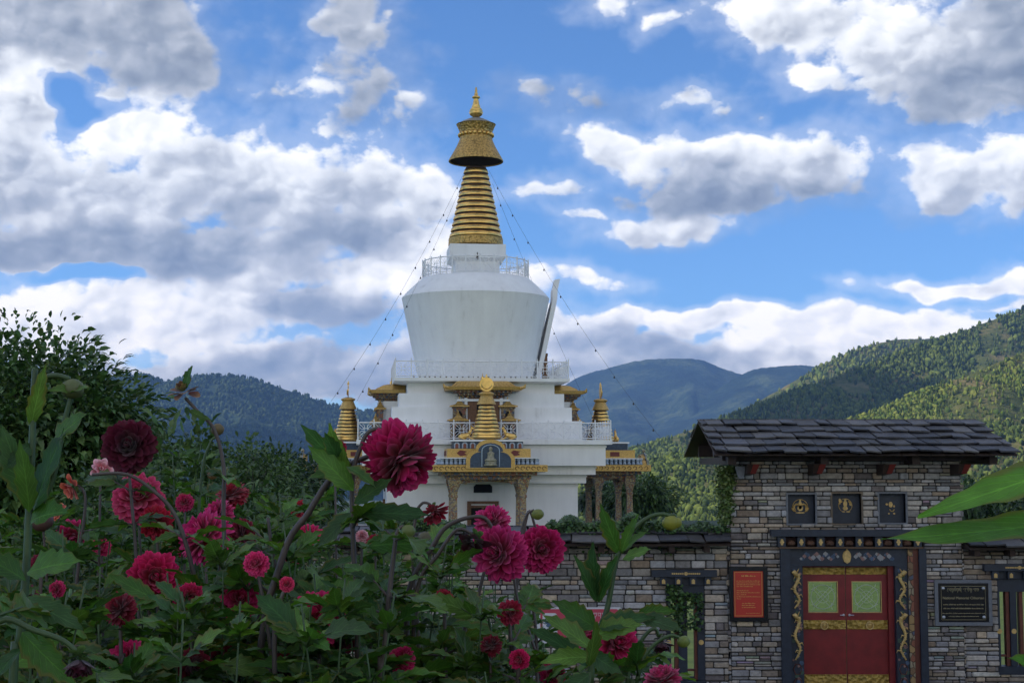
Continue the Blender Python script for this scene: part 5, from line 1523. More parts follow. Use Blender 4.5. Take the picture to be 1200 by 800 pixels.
# ivy
def ivy(label, pts, size, seed, cols=None):
    V, Fq, cc = leafcloud(pts, size, cols or IVC, seed)
    c = V.mean(axis=0); V = V - c
    o = link('ivy', np_mesh('ivy', V, Fq, IVY, cols=cc)); o.location = c; tag(o, label, 'ivy'); return o
r = random.Random(2)
pts = []
for k in range(2600):
    t = r.random(); px = 850 + r.gauss(0, 3.8) * (1.4 - .5 * t); py = 547 + 66 * t + r.uniform(-2, 2)
    p = at(px, py, 25.93 + r.uniform(-.10, .14)); pts.append(p)
for k in range(260): p = at(845 + r.uniform(-2, 26), 546 + abs(r.gauss(0, 3)), 25.9 + r.uniform(-.1, .1)); pts.append(p)
ivy('ivy strip climbing the left corner of the gatehouse', pts, .06, 1, IVC2)
def topivy(a, b, y0, up, n, seed, drop=0.0, Y=26.4):
    r = random.Random(seed); pts = []
    for k in range(n):
        px = r.uniform(a, b); hgt = up * (.35 + .65 * abs(math.sin(px * .09 + seed) * math.cos(px * .037 + 1))) * min(1, (px - a) / 12 + .2) * min(1, (b - px) / 12 + .2)
        pts.append(at(px, y0 + 4 - r.random() ** .8 * (hgt + 4) + (r.random() < .25) * r.random() * drop, Y + r.uniform(-.5, .35)))
    return pts
ivy('leafy creeper heaped on the coping behind the pink dahlias', topivy(640, 792, 620, 19, 5200, 4, 30), .075, 2)
ivy('thin creeper over the coping beside the gatehouse', topivy(786, 856, 620, 9, 1300, 6, 3), .065, 3)
ivy('creeper on the coping below the hanging crimson dahlia', topivy(440, 545, 618, 17, 2600, 8, 8), .075, 4)
pts = [at(r.uniform(781, 800) , 685 + r.random() ** 1.5 * 62, 26.0 + r.uniform(-.05, .1)) for k in range(420)] + [at(r.uniform(800, 824), 694 + r.random() ** 1.4 * 44, 26.0 + r.uniform(-.05, .1)) for k in range(260)]
ivy('creeper hanging over the barred window in the left wall', pts, .07, 5)

r = random.Random(77)
# lawn, path and trees inside the compound
m_lawn, gg, bb = new_mat('lawn_grass'); tcn = gg.new('ShaderNodeTexCoord'); nn, _ = gg.noise(tcn.outputs['Object'], 1.2, 8, .7)
gg.l.new(gg.ramp(nn, [(.3, (.12, .16, .022)), (.6, (.22, .27, .04)), (.8, (.29, .32, .06))]), bb.inputs['Base Color']); bb.inputs['Roughness'].default_value = .9
mb = MB(); mb.quad((-40, 31, .004), (45, 31, .004), (45, 80, .004), (-40, 80, .004)); tag(mb.build('lawn', m_lawn), kind='structure')
m_pav = simple('paving', (.30, .28, .25), .85, var=.25, vscale=1.5)
mb = MB(); mb.quad((-24, 80.01, .006), (8.5, 80.01, .006), (8.5, 112, .006), (-24, 112, .006)); tag(mb.build('pavement', m_pav), kind='structure')
mb = MB(); mb.quad((gx(930), 26.4, .010), (gx(1060), 26.4, .010), (gx(1060), 30.99, .010), (gx(930), 30.99, .010)); tag(mb.build('path', m_pav), kind='structure')

m_bark = simple('bark', (.09, .065, .045), .9, var=.4, vscale=12, bump=.6, bscale=14)
def leafmat(name, rough=.45, trans=.25):
    m, g, b = new_mat(name)
    c = g.new('ShaderNodeVertexColor'); c.layer_name = 'Col'
    g.l.new(c.outputs[0], b.inputs['Base Color']); b.inputs['Roughness'].default_value = rough
    tr = g.new('ShaderNodeBsdfTranslucent'); g.l.new(c.outputs[0], tr.inputs[0])
    mx = g.new('ShaderNodeMixShader'); mx.inputs[0].default_value = trans
    g.l.new(b.outputs[0], mx.inputs[1]); g.l.new(tr.outputs[0], mx.inputs[2])
    g.l.new(mx.outputs[0], m.node_tree.nodes['Material Output'].inputs[0])
    return m
TLEAF = leafmat('tree_leaf')
def leafset(P, D, size, cols, seed, aspect=.42, droop=.25, nseg=3):
    """pointed folded leaves: P base points, D directions (numpy). 3 segments each side"""
    rs = np.random.RandomState(seed); n = len(P)
    D = D / np.linalg.norm(D, axis=1)[:, None]
    up = np.tile([0, 0, 1.0], (n, 1)) + rs.normal(size=(n, 3)) * .35
    S = np.cross(D, up); S /= np.linalg.norm(S, axis=1)[:, None] + 1e-9; U = np.cross(S, D)
    L = size * (.6 + .8 * rs.rand(n))[:, None]; w = L * aspect * (.8 + .4 * rs.rand(n))[:, None]
    ts = [0, .3, .65, 1.0]; ws = [.08, .5, .42, .02]
    V = []
    dr = droop * (.4 + 1.2 * rs.rand(n))[:, None]
    for t, ww in zip(ts, ws):
        c = P + D * L * t - np.array([0, 0, 1.0]) * L * dr * t * t
        V += [c - S * w * ww + U * w * ww * .35, c, c + S * w * ww + U * w * ww * .35]
    V = np.stack(V, 1)          # n, 12, 3
    b = np.arange(n)[:, None] * 12
    Fq = np.concatenate([b + np.array([[3 * k + j, 3 * k + j + 1, 3 * k + j + 4, 3 * k + j + 3]]) for k in range(3) for j in range(2)])
    cc = np.array(cols)[rs.randint(0, len(cols), n)] * (.7 + .6 * rs.rand(n))[:, None]
    return V.reshape(-1, 3), Fq, np.repeat(cc, 12, axis=0)
def broadtree(name, label, base, height, rad, n, leaf, cols, seed, cz=.62, flat=1.0, cat='tree', group=None, clusters=60, trunk_r=.12):
    r = random.Random(seed); rs = np.random.RandomState(seed)
    t = thing(name, label, cat, base, 0, group)
    mb = MB(); top = Vector((0, 0, height * cz)); L = []
    mb.tube([(0, 0, -.1), (.04 * height * .3, 0, height * .25), top * 1.0], [trunk_r * 1.3, trunk_r, trunk_r * .5], 8)
    cl = []
    for k in range(clusters):
        d = Vector((r.gauss(0, 1), r.gauss(0, 1), r.gauss(0, 1) * .9 + .15)).normalized(); q = r.uniform(.55, 1.0) ** .6
        c = Vector((d.x * rad * q, d.y * rad * q, height * cz + d.z * (height * (1 - cz)) * q * flat)); cl.append(c)
        if k % 3 == 0: mid = c * .5 + Vector((0, 0, height * cz * .25)); mb.tube([(0, 0, height * r.uniform(.2, .5)), mid, c], [trunk_r * .4, trunk_r * .22, trunk_r * .08], 5)
    mb.build('trunk', m_bark, t, smooth=True)
    cl = np.array([tuple(c) for c in cl]); i = rs.randint(0, len(cl), n)
    o = rs.normal(size=(n, 3)); o /= np.linalg.norm(o, axis=1)[:, None]; o *= (rs.rand(n) ** .45)[:, None] * rad * .34
    P = cl[i] + o; D = o + (P - np.array([0, 0, height * cz])) * .25 + rs.normal(size=(n, 3)) * rad * .08
    V, Fq, cc = leafset(P, D, leaf, cols, seed, droop=.55)
    link('crown', np_mesh('crown', V, Fq, TLEAF, cols=cc), t)
    return t
TC = [(.055, .11, .022), (.075, .14, .028), (.038, .08, .018), (.09, .16, .036)]
TD = [(.032, .070, .018), (.045, .09, .022), (.024, .052, .014)]
p = at(752, 600, 108); broadtree('round_tree', 'round green tree behind the right porch of the chorten', (p.x, p.y, 0), zat(563, 108), 2.4, 5200, .34, TC, 5)
p = at(712, 600, 116); broadtree('round_tree', 'dark tree seen between the columns of the right porch', (p.x, p.y, 0), zat(572, 116), 1.9, 3600, .42, TD, 6)
p = at(338, 600, 60); broadtree('round_tree', 'dark rounded tree left of the chorten above the wall', (p.x, p.y, 0), zat(533, 60), 2.3, 6500, .26, TD, 7)
p = at(290, 600, 48); broadtree('round_tree', 'leafy green tree rising over the wall behind the dahlia bed', (p.x, p.y, 0), zat(520, 48), 1.9, 6000, .22, TC, 8)

p = at(1172, 600, 60); broadtree('round_tree', 'dark tree behind the right wall under the big leaves', (p.x, p.y, 0), zat(566, 60), 2.6, 6000, .26, TD, 17)
p = at(1300, 600, 75); broadtree('round_tree', 'dark tree beyond the right wall at the photo edge', (p.x, p.y, 0), zat(560, 75), 3.4, 6000, .3, TD, 18)
# ------------------------------------------------------------------ dahlias
def dahlia_leaf_mat():
    m, g, b = new_mat('dahlia_leaf')
    lf = g.new('ShaderNodeVertexColor'); lf.layer_name = 'Leaf'
    lu, lt, lr = g.sep(lf.outputs[0])
    au = g.math('ABSOLUTE', lu - 0.5) * 2.0
    ph = (lt * 8.5 - au * 2.6)
    tri = g.math('ABSOLUTE', g.math('FRACT', ph) - 0.5) * 2.0
    vein = g.mrange(tri, .80, .99).max(g.mrange(au, .09, .02))
    c = g.new('ShaderNodeVertexColor'); c.layer_name = 'Col'
    tc = g.new('ShaderNodeTexCoord'); n, _ = g.noise(tc.outputs['Object'], 34, 4, .6)
    sc = g.new('ShaderNodeVectorMath', operation='SCALE'); g.put(sc.inputs[0], c.outputs[0]); g.put(sc.inputs[3], g.mrange(n, .25, .75, .72, 1.25, False) * (vein * 0.55 + 0.90))
    n3, _ = g.noise(tc.outputs['Object'], 7, 3, .6)
    wilt = g.mix(g.mrange(au * .6 + n3, .93, 1.15) * .7, sc.outputs[0], (.16, .13, .03))
    sc2 = g.vmath('SCALE', wilt); sc2.inputs[3].default_value = 1.0; sc = sc2
    g.l.new(sc.outputs[0], b.inputs['Base Color']); b.inputs['Roughness'].default_value = .5; b.inputs['Specular IOR Level'].default_value = .3
    bp = g.new('ShaderNodeBump'); bp.inputs['Strength'].default_value = .5; bp.inputs['Distance'].default_value = .004
    g.put(bp.inputs['Height'], n - vein * 0.6); g.l.new(bp.outputs[0], b.inputs['Normal'])
    tr = g.new('ShaderNodeBsdfTranslucent'); tl = g.new('ShaderNodeVectorMath', operation='MULTIPLY'); g.put(tl.inputs[0], sc.outputs[0]); tl.inputs[1].default_value = (1.3, 1.5, .6); g.l.new(tl.outputs[0], tr.inputs[0])
    mx = g.new('ShaderNodeMixShader'); mx.inputs[0].default_value = .28
    g.l.new(b.outputs[0], mx.inputs[1]); g.l.new(tr.outputs[0], mx.inputs[2]); g.l.new(mx.outputs[0], m.node_tree.nodes['Material Output'].inputs[0])
    return m
DLEAF = dahlia_leaf_mat()
def petal_mat():
    m, g, b = new_mat('dahlia_petal')
    c = g.new('ShaderNodeVertexColor'); c.layer_name = 'Col'
    g.l.new(c.outputs[0], b.inputs['Base Color']); b.inputs['Roughness'].default_value = .5; b.inputs['Specular IOR Level'].default_value = .3
    b.inputs['Sheen Weight'].default_value = .25
    tr = g.new('ShaderNodeBsdfTranslucent'); g.l.new(c.outputs[0], tr.inputs[0])
    mx = g.new('ShaderNodeMixShader'); mx.inputs[0].default_value = .25
    g.l.new(b.outputs[0], mx.inputs[1]); g.l.new(tr.outputs[0], mx.inputs[2]); g.l.new(mx.outputs[0], m.node_tree.nodes['Material Output'].inputs[0])
    return m
PETAL = petal_mat()
STEMG = simple('green_stem', (.045, .085, .025), .5, var=.3, vscale=20)
STEMP = simple('purple_brown_stem', (.075, .055, .045), .5, var=.3, vscale=20)
SEPAL = leafmat('sepal_green', .5, .2)

LT = np.array([0, .08, .17, .26, .35, .44, .53, .62, .71, .80, .89, 1.0])
def leaflets(P, D, Nn, L, W, cols, seed, ck=1.0):
    """serrated, folded, gently curled leaflets. P base, D unit direction, Nn unit normal"""
    rs = np.random.RandomState(seed); n = len(P)
    S = np.cross(D, Nn); S /= np.linalg.norm(S, axis=1)[:, None] + 1e-9
    Nn = np.cross(S, D)
    curl = (rs.rand(n) * .55 + .05)[:, None] * ck; side = (rs.rand(n) - .5)[:, None] * .25; fold = (.12 + .38 * rs.rand(n))[:, None]
    wav = rs.rand(n)[:, None] * 6.28
    V = []
    K = len(LT)
    for k, t in enumerate(LT):
        w = (math.sin(PI * min(1, t ** .78)) ** .85 if 0 < t < 1 else .02)
        tooth = 1.0 if k % 2 else .77
        c = P + D * (L * t)[:, None] * (1 - .12 * curl * t) - Nn * L[:, None] * curl * t * t * .6 + S * L[:, None] * side * t * t
        ww = (W * w)[:, None] * tooth
        wave = .13 * np.sin(wav + k * 1.3) * W[:, None]
        V += [c - S * ww + Nn * (ww * fold + wave) + D * (L * .035 * (k % 2))[:, None], c, c + S * ww + Nn * (ww * fold - wave) + D * (L * .035 * (k % 2))[:, None]]
    V = np.stack(V, 1)
    b = np.arange(n)[:, None] * (3 * K)
    Fq = np.concatenate([b + np.array([[3 * k + j, 3 * k + j + 1, 3 * k + j + 4, 3 * k + j + 3]]) for k in range(K - 1) for j in range(2)])
    base = np.array(cols)[rs.randint(0, len(cols), n)] * (.65 + .7 * rs.rand(n))[:, None]
    cc = np.repeat(base, 3 * K, axis=0).reshape(n, 3 * K, 3)
    cc[:, 1::3] = cc[:, 1::3] * 1.12 + .004
    return V.reshape(-1, 3), Fq, cc.reshape(-1, 3)
LC = [(.050, .125, .020), (.072, .160, .024), (.032, .090, .022), (.100, .185, .030), (.050, .108, .034)]
LCL = [(.055, .120, .024), (.070, .140, .030), (.045, .100, .022), (.085, .150, .040)]

def leaf_coords(me, n):
    K = len(LT); a = me.color_attributes.new('Leaf', 'FLOAT_COLOR', 'POINT')
    one = np.zeros((K, 3, 4), dtype=np.float32); one[:, :, 3] = 1
    one[:, 0, 0] = 0; one[:, 1, 0] = .5; one[:, 2, 0] = 1; one[:, :, 1] = LT[:, None]
    arr = np.tile(one.reshape(1, -1, 4), (n, 1, 1)); arr[:, :, 2] = np.random.RandomState(n).rand(n)[:, None]
    a.data.foreach_set('color', arr.ravel())
class Leaves:
    def __init__(s): s.P = []; s.D = []; s.N = []; s.L = []; s.W = []
    def add(s, p, d, n, L, W): 
        s.P.append(tuple(p)); s.D.append(tuple(d.normalized())); s.N.append(tuple(n.normalized())); s.L.append(L); s.W.append(W)
    def compound(s, r, p, d, size, stems=None):
        """one dahlia leaf: petiole, a large end leaflet and one or two pairs below"""
        d = d.normalized(); up = Vector((r.gauss(0, .35), r.gauss(0, .35), 1)); side = d.cross(up).normalized(); n = side.cross(d).normalized()
        pet = size * .35; q = p + d * pet
        if stems is not None: stems.append(([p, q, q + d * size * .2], .0022 + size * .008))
        k = r.choice([1, 1, 2, 2])
        for i in range(k):
            b = p + d * pet * (.55 + .5 * i)
            for sg in (-1, 1):
                dd = (d * .75 + side * sg * .8 - n * .1 + Vector((r.gauss(0, .1),) * 3)).normalized()
                s.add(b, dd, n + side * r.gauss(0, .25), size * r.uniform(.48, .66), size * .145)
        s.add(q, d - n * .1, n + side * r.gauss(0, .3), size * r.uniform(.85, 1.2), size * r.uniform(.20, .29))
    def build(s, parent, seed, cols=LC, name='foliage'):
        if not s.P: return None
        V, Fq, cc = leaflets(np.array(s.P), np.array(s.D), np.array(s.N), np.array(s.L), np.array(s.W), cols, seed)
        off = np.array(tuple(parent.location)); me = np_mesh(name, V - off, Fq, DLEAF, cols=cc, smooth=True); leaf_coords(me, len(s.P)); return link(name, me, parent)

def smooth_path(pts, n=6):
    L = []
    m = len(pts) - 1
    for i in range(m * n + 1): L.append(Vector(interp([tuple(p) for p in pts], i / (m * n))))
    return L

def petal_ball(name, parent, c, A, Rr, base, tip, N=110, fmax=2.1, wid=.30, seed=1, inner=.25, curl=.25, jit=.06, squash=1.0, spiky=.5, mixp=1.0, nbig=None):
    """a dahlia head: petals in a spiral round the axis A"""
    rs = np.random.RandomState(seed); A = Vector(A).normalized(); X = A.orthogonal().normalized(); Y = A.cross(X)
    a = np.arange(N); ang = a * 2.39996 + rs.normal(size=N) * .06
    f = (a / (N - 1)) ** .62 * fmax + rs.normal(size=N) * jit
    f = np.clip(f, .02, 2.9)
    A_, X_, Y_ = (np.array(tuple(v)) for v in (A, X, Y))
    rho = X_[None] * np.cos(ang)[:, None] + Y_[None] * np.sin(ang)[:, None]
    d = A_[None] * np.cos(f)[:, None] + rho * np.sin(f)[:, None]
    nrm = -A_[None] * -np.sin(f)[:, None] * -1 + rho * np.cos(f)[:, None] * 1.0   # along increasing f
    inn = A_[None] * np.sin(f)[:, None] - rho * np.cos(f)[:, None]                # towards the axis
    S = np.cross(d, inn); S /= np.linalg.norm(S, axis=1)[:, None] + 1e-9
    ln = Rr * (.62 + .38 * np.minimum(1, f / 1.1)) * (1 + rs.normal(size=N) * .05)
    W = Rr * wid * (.55 + .45 * np.minimum(1, f / .9)) * (1 + rs.normal(size=N) * .1)
    ts = [0.0, .35, .62, .84, 1.0]; ws = [.35, .80, 1.0, .72, .06 + .3 * (1 - spiky)]
    cu = curl * (1.2 - f / 1.2) + rs.normal(size=N) * .10
    tw = rs.normal(size=N) * .12
    V = []; C = []
    base = np.array(base); tip = np.array(tip)
    r0 = Rr * inner
    for t, w in zip(ts, ws):
        cpos = d * (r0 + (ln - r0) * t)[:, None] + inn * (Rr * cu * t * t * .55)[:, None]
        cup = (.42 - .18 * t) 
        e = S * (W * w)[:, None]; u = inn * (W * w * cup)[:, None]; v = inn * (W * w * tw)[:, None]
        V += [cpos - e + u + v, cpos, cpos + e + u - v]
        k = min(1, max(0, (t - .25) / .75)) ** 1.3 * mixp
        col = base * (1 - k) + tip * k
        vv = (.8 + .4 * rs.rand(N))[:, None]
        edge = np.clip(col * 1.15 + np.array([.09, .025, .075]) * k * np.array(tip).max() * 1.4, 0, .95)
        C += [np.tile(edge, (N, 1)) * vv, np.tile(col * (.62 + .38 * t), (N, 1)) * vv, np.tile(edge, (N, 1)) * vv]  # petal middle darkened towards its base, occlusion shade painted in
    V = np.stack(V, 1); C = np.stack(C, 1)
    V = V * 1.0
    if squash != 1.0:
        al = (V @ A_)[..., None] * A_; V = V - al * (1 - squash)
    b = np.arange(N)[:, None] * 15
    Fq = np.concatenate([b + np.array([[3 * k + j, 3 * k + j + 1, 3 * k + j + 4, 3 * k + j + 3]]) for k in range(4) for j in range(2)])
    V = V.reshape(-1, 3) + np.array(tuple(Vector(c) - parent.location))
    return link(name, np_mesh(name, V, Fq, PETAL, cols=np.clip(C.reshape(-1, 3), 0, 1), smooth=True), parent)

def calyx(parent, c, A, s, col=(.07, .13, .03), N=9, spread=1.9):
    """green bracts behind a bloom; c = back of the head, A = facing"""
    b = petal_ball('calyx', parent, c, Vector(A) * 1.0, s, col, tuple(min(1, x * 1.5) for x in col), N=N, fmax=spread, wid=.34, seed=int(s * 9999) % 97, inner=.1, curl=-.3, spiky=.7)
    b.data.materials[0] = SEPAL; return b
def bud(parent, c, A, s, col=(.20, .22, .04), seed=1, tipc=None):
    A = Vector(A).normalized(); M = Matrix.Translation(Vector(c) - parent.location) @ A.to_track_quat('Z', 'Y').to_matrix().to_4x4()
    mb = MB(); mb.cc = col
    n = 16; prof = [(.25, -.8), (.72, -.62), (.98, -.2), (1.0, .15), (.86, .5), (.5, .82), (.05, .98)]
    for (r_, z_) in [(0, 0)]: pass
    rings = []
    for (r_, z_) in prof:
        k = (z_ + .8) / 1.8
        cc = tuple(a * (1 - k) + b * k for a, b in zip(col, tipc or tuple(x * 1.3 for x in col)))
        mb.cc = cc
        rings.append([mb.vert(M @ Vector((r_ * s * (1 + .07 * (j % 2)) * math.cos(2 * PI * j / n), r_ * s * (1 + .07 * (j % 2)) * math.sin(2 * PI * j / n), z_ * s))) for j in range(n)])
    for k in range(len(rings) - 1):
        for j in range(n): mb.face((rings[k][j], rings[k][(j + 1) % n], rings[k + 1][(j + 1) % n], rings[k + 1][j]))
    mb.face(rings[-1]); mb.face(rings[0][::-1])
    b = mb.build('bud', SEPAL, parent, smooth=True)
    cx = petal_ball('bud_bracts', b, Vector(c) - A * s * .6, -A, s * 1.5, (.05, .11, .03), (.09, .17, .05), N=6, fmax=1.5, wid=.30, seed=seed, inner=.15, curl=-.5, jit=.25)
    cx.data.materials[0] = SEPAL; 
    cx.data.transform(Matrix.Translation(b.location - parent.location)); 
    # parent chain: bracts were stored relative to the bud's origin at the plant base
    cx.data.transform(Matrix.Translation(-Vector(parent.location)))
    return b

def stem(parent, pts, r0, r1, mat=STEMG, name='stem', n=5, hold=False):
    L = smooth_path(pts, n); mb = MB()
    rad = [r0 + (r1 - r0) * k / (len(L) - 1) for k in range(len(L))]
    mb.tube([p - parent.location for p in L], rad, 7)
    if hold: return L, mb
    o = mb.build(name, mat, parent, smooth=True); return L

GROUND = 2.93
def ground_pt(p): return Vector((p.x, p.y, terrace_z(p.x, p.y) - .04))
def plant_at(label, base, group=None, name='dahlia_plant'):
    return thing(name, label, 'flower' if name != 'dahlia_plant' else 'dahlia', ground_pt(base), 0, group)

CRIM = ((.085, .001, .010), (.20, .003, .022)); MAG = ((.27, .001, .022), (.56, .006, .115)); DARK = ((.030, .001, .006), (.065, .002, .014)); NBLK = ((.050, .001, .008), (.11, .002, .018))
PINK = ((.32, .002, .038), (.62, .022, .165)); PALE = ((.62, .16, .18), (.85, .50, .50)); ORNG = ((.45, .03, .02), (.75, .20, .08)); RED = ((.22, .002, .014), (.38, .006, .030))
HP = []   # spots kept by the hero plants
def Pp(px, py, Y): return at(px, py, Y)

def bloomplant(label, path, Y, kind, w, face, seed, group=None, leaves=None, lsize=.11, leafrange=(.15, .8), mat=STEMP, rad=(.0062, .0034), Ybase=None, N=None, fmax=2.15, extra=(), type_='ball', cols=LC, dx=0):
    """path: photo directions from low to high; the last one is the bloom centre. w: bloom width in photo px"""
    if path[-1][1] > 655 and Y > 3.0: Y = 2.85 + .5 * rnd.random()
    Yb = Ybase or Y
    pts = []
    n = len(path)
    for i, q in enumerate(path):
        yy = Yb + (Y - Yb) * (i / max(1, n - 1)); pts.append(Pp(q[0], q[1], yy))
    c = pts[-1]; A = Vector(face).normalized(); R_ = w / 2 / F * Y
    g0 = ground_pt(pts[0] + Vector((rnd.uniform(-.05, .05), rnd.uniform(-.05, .05), 0)))
    p = plant_at(label, g0, group)
    back = c - A * R_ * .25
    L, smb = stem(p, [g0 - Vector((0, 0, 0))] + pts[:-1] + [back], rad[0], rad[1], mat, hold=True)
    base, tip = kind
    if type_ == 'ball':
        NN = N or int(110 + 60 * ((seed * 37) % 10) / 10)
        if seed > 8 and kind is not PALE:
            q_ = random.Random(seed * 7); f_ = q_.uniform(.9, 1.3); h_ = q_.uniform(.35, 1.1)
            base = (base[0] * f_, base[1], base[2] * f_ * h_); tip = (tip[0] * f_, tip[1] * q_.uniform(.6, 2.5), tip[2] * f_ * (.5 + .5 * h_))
            A = (A + Vector((q_.uniform(-.6, .6), q_.uniform(-.1, .4), q_.uniform(-.55, .55)))).normalized()
        b = petal_ball('bloom', p, c - A * R_ * .12, A, R_ * 1.02, base, tip, N=NN, fmax=fmax, wid=.15 + .05 * ((seed * 13) % 7) / 7, seed=seed, jit=.08 + .10 * ((seed * 5) % 4) / 4)
        mb = MB(); mb.cc = tuple(base); mb.lathe([(R_ * .26 * math.sin(PI * q / 6) + .0002, -R_ * .26 * math.cos(PI * q / 6)) for q in range(7)], 10, (0, 0, 0), Matrix.Translation(c - A * R_ * .10 - p.location)); mb.build('bloom_core', PETAL, p, smooth=True)
        calyx(p, c - A * R_ * .30, -A, R_ * .45)
    elif type_ == 'spent':
        petal_ball('bloom', p, c, A, R_, base, tip, N=N or 16, fmax=1.5, wid=.26, seed=seed, curl=-.2, jit=.3); calyx(p, c - A * R_ * .2, -A, R_ * .6)
    elif type_ == 'cone':
        petal_ball('bloom', p, c, A, R_ * 1.5, base, tip, N=N or 90, fmax=1.0, wid=.17, seed=seed, curl=.5); calyx(p, c - A * R_ * .1, -A, R_ * .9)
    r = random.Random(seed); lv = Leaves(); extra_st = []
    k0, k1 = leafrange
    m = leaves if leaves is not None else 5
    for i in range(m):
        t = k0 + (k1 - k0) * (i + r.random() * .6) / max(1, m); q = L[min(int(t * (len(L) - 1)), len(L) - 1)]
        a = r.uniform(0, 2 * PI)
        for s in (0, 1):
            d = Vector((math.cos(a + s * PI), math.sin(a + s * PI) * .8, r.uniform(.0, .55)))
            lv.compound(r, q, d, lsize * r.uniform(.7, 1.2), extra_st)
    for (bx, by, tx, ty, yy, ww) in extra:      # leaves placed one by one: base, tip, distance, width ratio
        b0 = Pp(bx, by, yy); t0 = Pp(tx, ty, yy - .04); d = t0 - b0; lv.add(b0, d, Vector((r.gauss(0, .3), -.8, .5 + r.gauss(0, .2))), d.length, d.length * ww)
    for q, w_ in extra_st: smb.tube([x - p.location for x in q], [w_, w_ * .8, w_ * .5], 5)
    smb.build('stem', mat, p, smooth=True)
    lv.build(p, seed, cols)
    return p, L

# (label, path, Y, colours, width, facing, seed, options)
bloomplant('near black crimson round dahlia standing high over the left of the bed', [(163, 800), (160, 660), (152, 560), (151, 522)], 3.9, NBLK, 62, (.1, -1, .15), 1, leaves=5, N=170)
bloomplant('large magenta dahlia hanging from an arched stem before the chorten', [(418, 800), (414, 640), (413, 560), (424, 520), (432, 506), (444, 502), (455, 507), (471, 541)], 3.05, MAG, 88, (.50, -.42, -.72), 2, leaves=2, lsize=.10, leafrange=(.1, .35), N=190, fmax=2.5,
    extra=[(414, 575, 366, 520, 3.0, .2), (416, 560, 352, 500, 3.1, .17), (415, 590, 455, 560, 3.0, .2), (418, 600, 505, 602, 3.0, .17), (430, 640, 500, 628, 3.0, .2), (412, 600, 372, 640, 3.0, .22), (408, 560, 378, 500, 3.05, .2)])
bloomplant('rounded pink magenta dahlia nodding at the top centre of the bed', [(475, 800), (478, 696), (507, 640), (523, 617), (550, 606), (572, 610), (584, 648)], 3.4, PINK, 66, (-.45, -.8, .15), 3, leaves=3, leafrange=(.1, .5), rad=(.0075, .004), N=150)
bloomplant('magenta ball dahlia with a small green centre beside the coping', [(604, 800), (604, 700), (612, 640), (616, 610), (622, 600), (634, 643)], 3.9, MAG, 56, (.12, -.98, .1), 4, leaves=2, leafrange=(.1, .4), N=150)
bloomplant('pale pink frilly dahlia tucked above the rounded magenta pair', [(540, 800), (560, 700), (575, 640), (576, 611)], 3.7, PINK, 44, (-.2, -.6, .7), 5, leaves=2, leafrange=(.1, .5))
bloomplant('wilting dark crimson dahlia with ragged petals on the twin arched stem', [(485, 800), (489, 690), (513, 650), (536, 620), (556, 632)], 3.3, DARK, 40, (-.3, -.6, -.6), 6, leaves=2, leafrange=(.1, .4), type_='spent', N=26)
bloomplant('small red dahlia drooping on a thin hook before the white wall', [(492, 800), (484, 660), (487, 606), (494, 590), (503, 590), (509, 599)], 4.2, RED, 36, (.35, -.6, -.7), 7, leaves=3, leafrange=(.1, .5), N=44, type_='ball', fmax=1.5)
bloomplant('small dark red dahlia in the gap before the stone wall', [(604, 800), (600, 770), (598, 740), (598, 717)], 4.4, RED, 30, (.3, -.8, .2), 8, leaves=2, leafrange=(.1, .7), N=80)
bloomplant('magenta dahlia with white tinged tips below the near black bloom', [(180, 800), (172, 700), (164, 640), (162, 583)], 4.2, PINK, 60, (.1, -.9, .35), 9, leaves=4)
bloomplant('crimson dahlia half hidden under the white tipped bloom', [(200, 800), (190, 690), (182, 613)], 4.0, RED, 40, (.35, -.9, .0), 10, leaves=3)
bloomplant('bright pink dahlia facing the camera low on the left', [(190, 800), (186, 740), (181, 676)], 3.7, MAG, 60, (-.1, -1, .1), 11, leaves=4, lsize=.13)
bloomplant('layered pink dahlia right of the crimson one', [(246, 800), (243, 700), (238, 629)], 4.0, PINK, 64, (.1, -.8, .5), 12, leaves=3)
bloomplant('crimson magenta dahlia at the upper right of the left cluster', [(280, 800), (276, 680), (272, 578)], 4.6, RED, 38, (.2, -.8, .5), 13, leaves=4)
bloomplant('magenta dahlia just below the upper crimson one', [(262, 800), (258, 690), (255, 601)], 4.5, PINK, 36, (-.1, -.8, .5), 14, leaves=3)
bloomplant('deep maroon dahlia at the right side of the left cluster', [(292, 800), (289, 700), (286, 625)], 4.3, CRIM, 36, (.3, -.9, .1), 15, leaves=3)
bloomplant('drooping light pink dahlia near the left edge', [(86, 800), (88, 700), (84, 627)], 4.6, PINK, 36, (0, -.6, -.5), 16, leaves=4, N=60)
bloomplant('pale pink open dahlia with few petals below the dark bloom', [(112, 800), (116, 660), (118, 550)], 4.4, PALE, 30, (.3, -.9, .2), 17, leaves=4, type_='spent', N=18)
bloomplant('orange red dahlia with long ragged petals near the tree', [(80, 800), (92, 660), (100, 585), (86, 569)], 4.0, ORNG, 34, (-.5, -.5, -.5), 18, leaves=3, type_='spent', N=14)
bloomplant('small orange red dahlia low under the ragged one', [(60, 800), (64, 700), (68, 600)], 4.4, ORNG, 24, (-.2, -.8, .3), 19, leaves=3, type_='spent', N=18)
bloomplant('pink dahlia peeping through leaves before the middle of the bed', [(366, 800), (364, 720), (362, 630)], 4.8, PINK, 36, (.2, -.9, .3), 20, leaves=3)
bloomplant('small red dahlia with pink top at the middle gap', [(350, 800), (352, 700), (352, 596)], 5.0, RED, 24, (0, -.8, .4), 21, leaves=3)
bloomplant('red dahlia behind the arched stem under the left spire', [(395, 800), (394, 640), (392, 528)], 5.2, RED, 30, (.1, -.8, .4), 22, leaves=4)
bloomplant('two toned pink and red dahlia low between the crossing stems', [(276, 800), (280, 760), (281, 703)], 3.6, PINK, 46, (-.2, -.9, .3), 23, leaves=3)
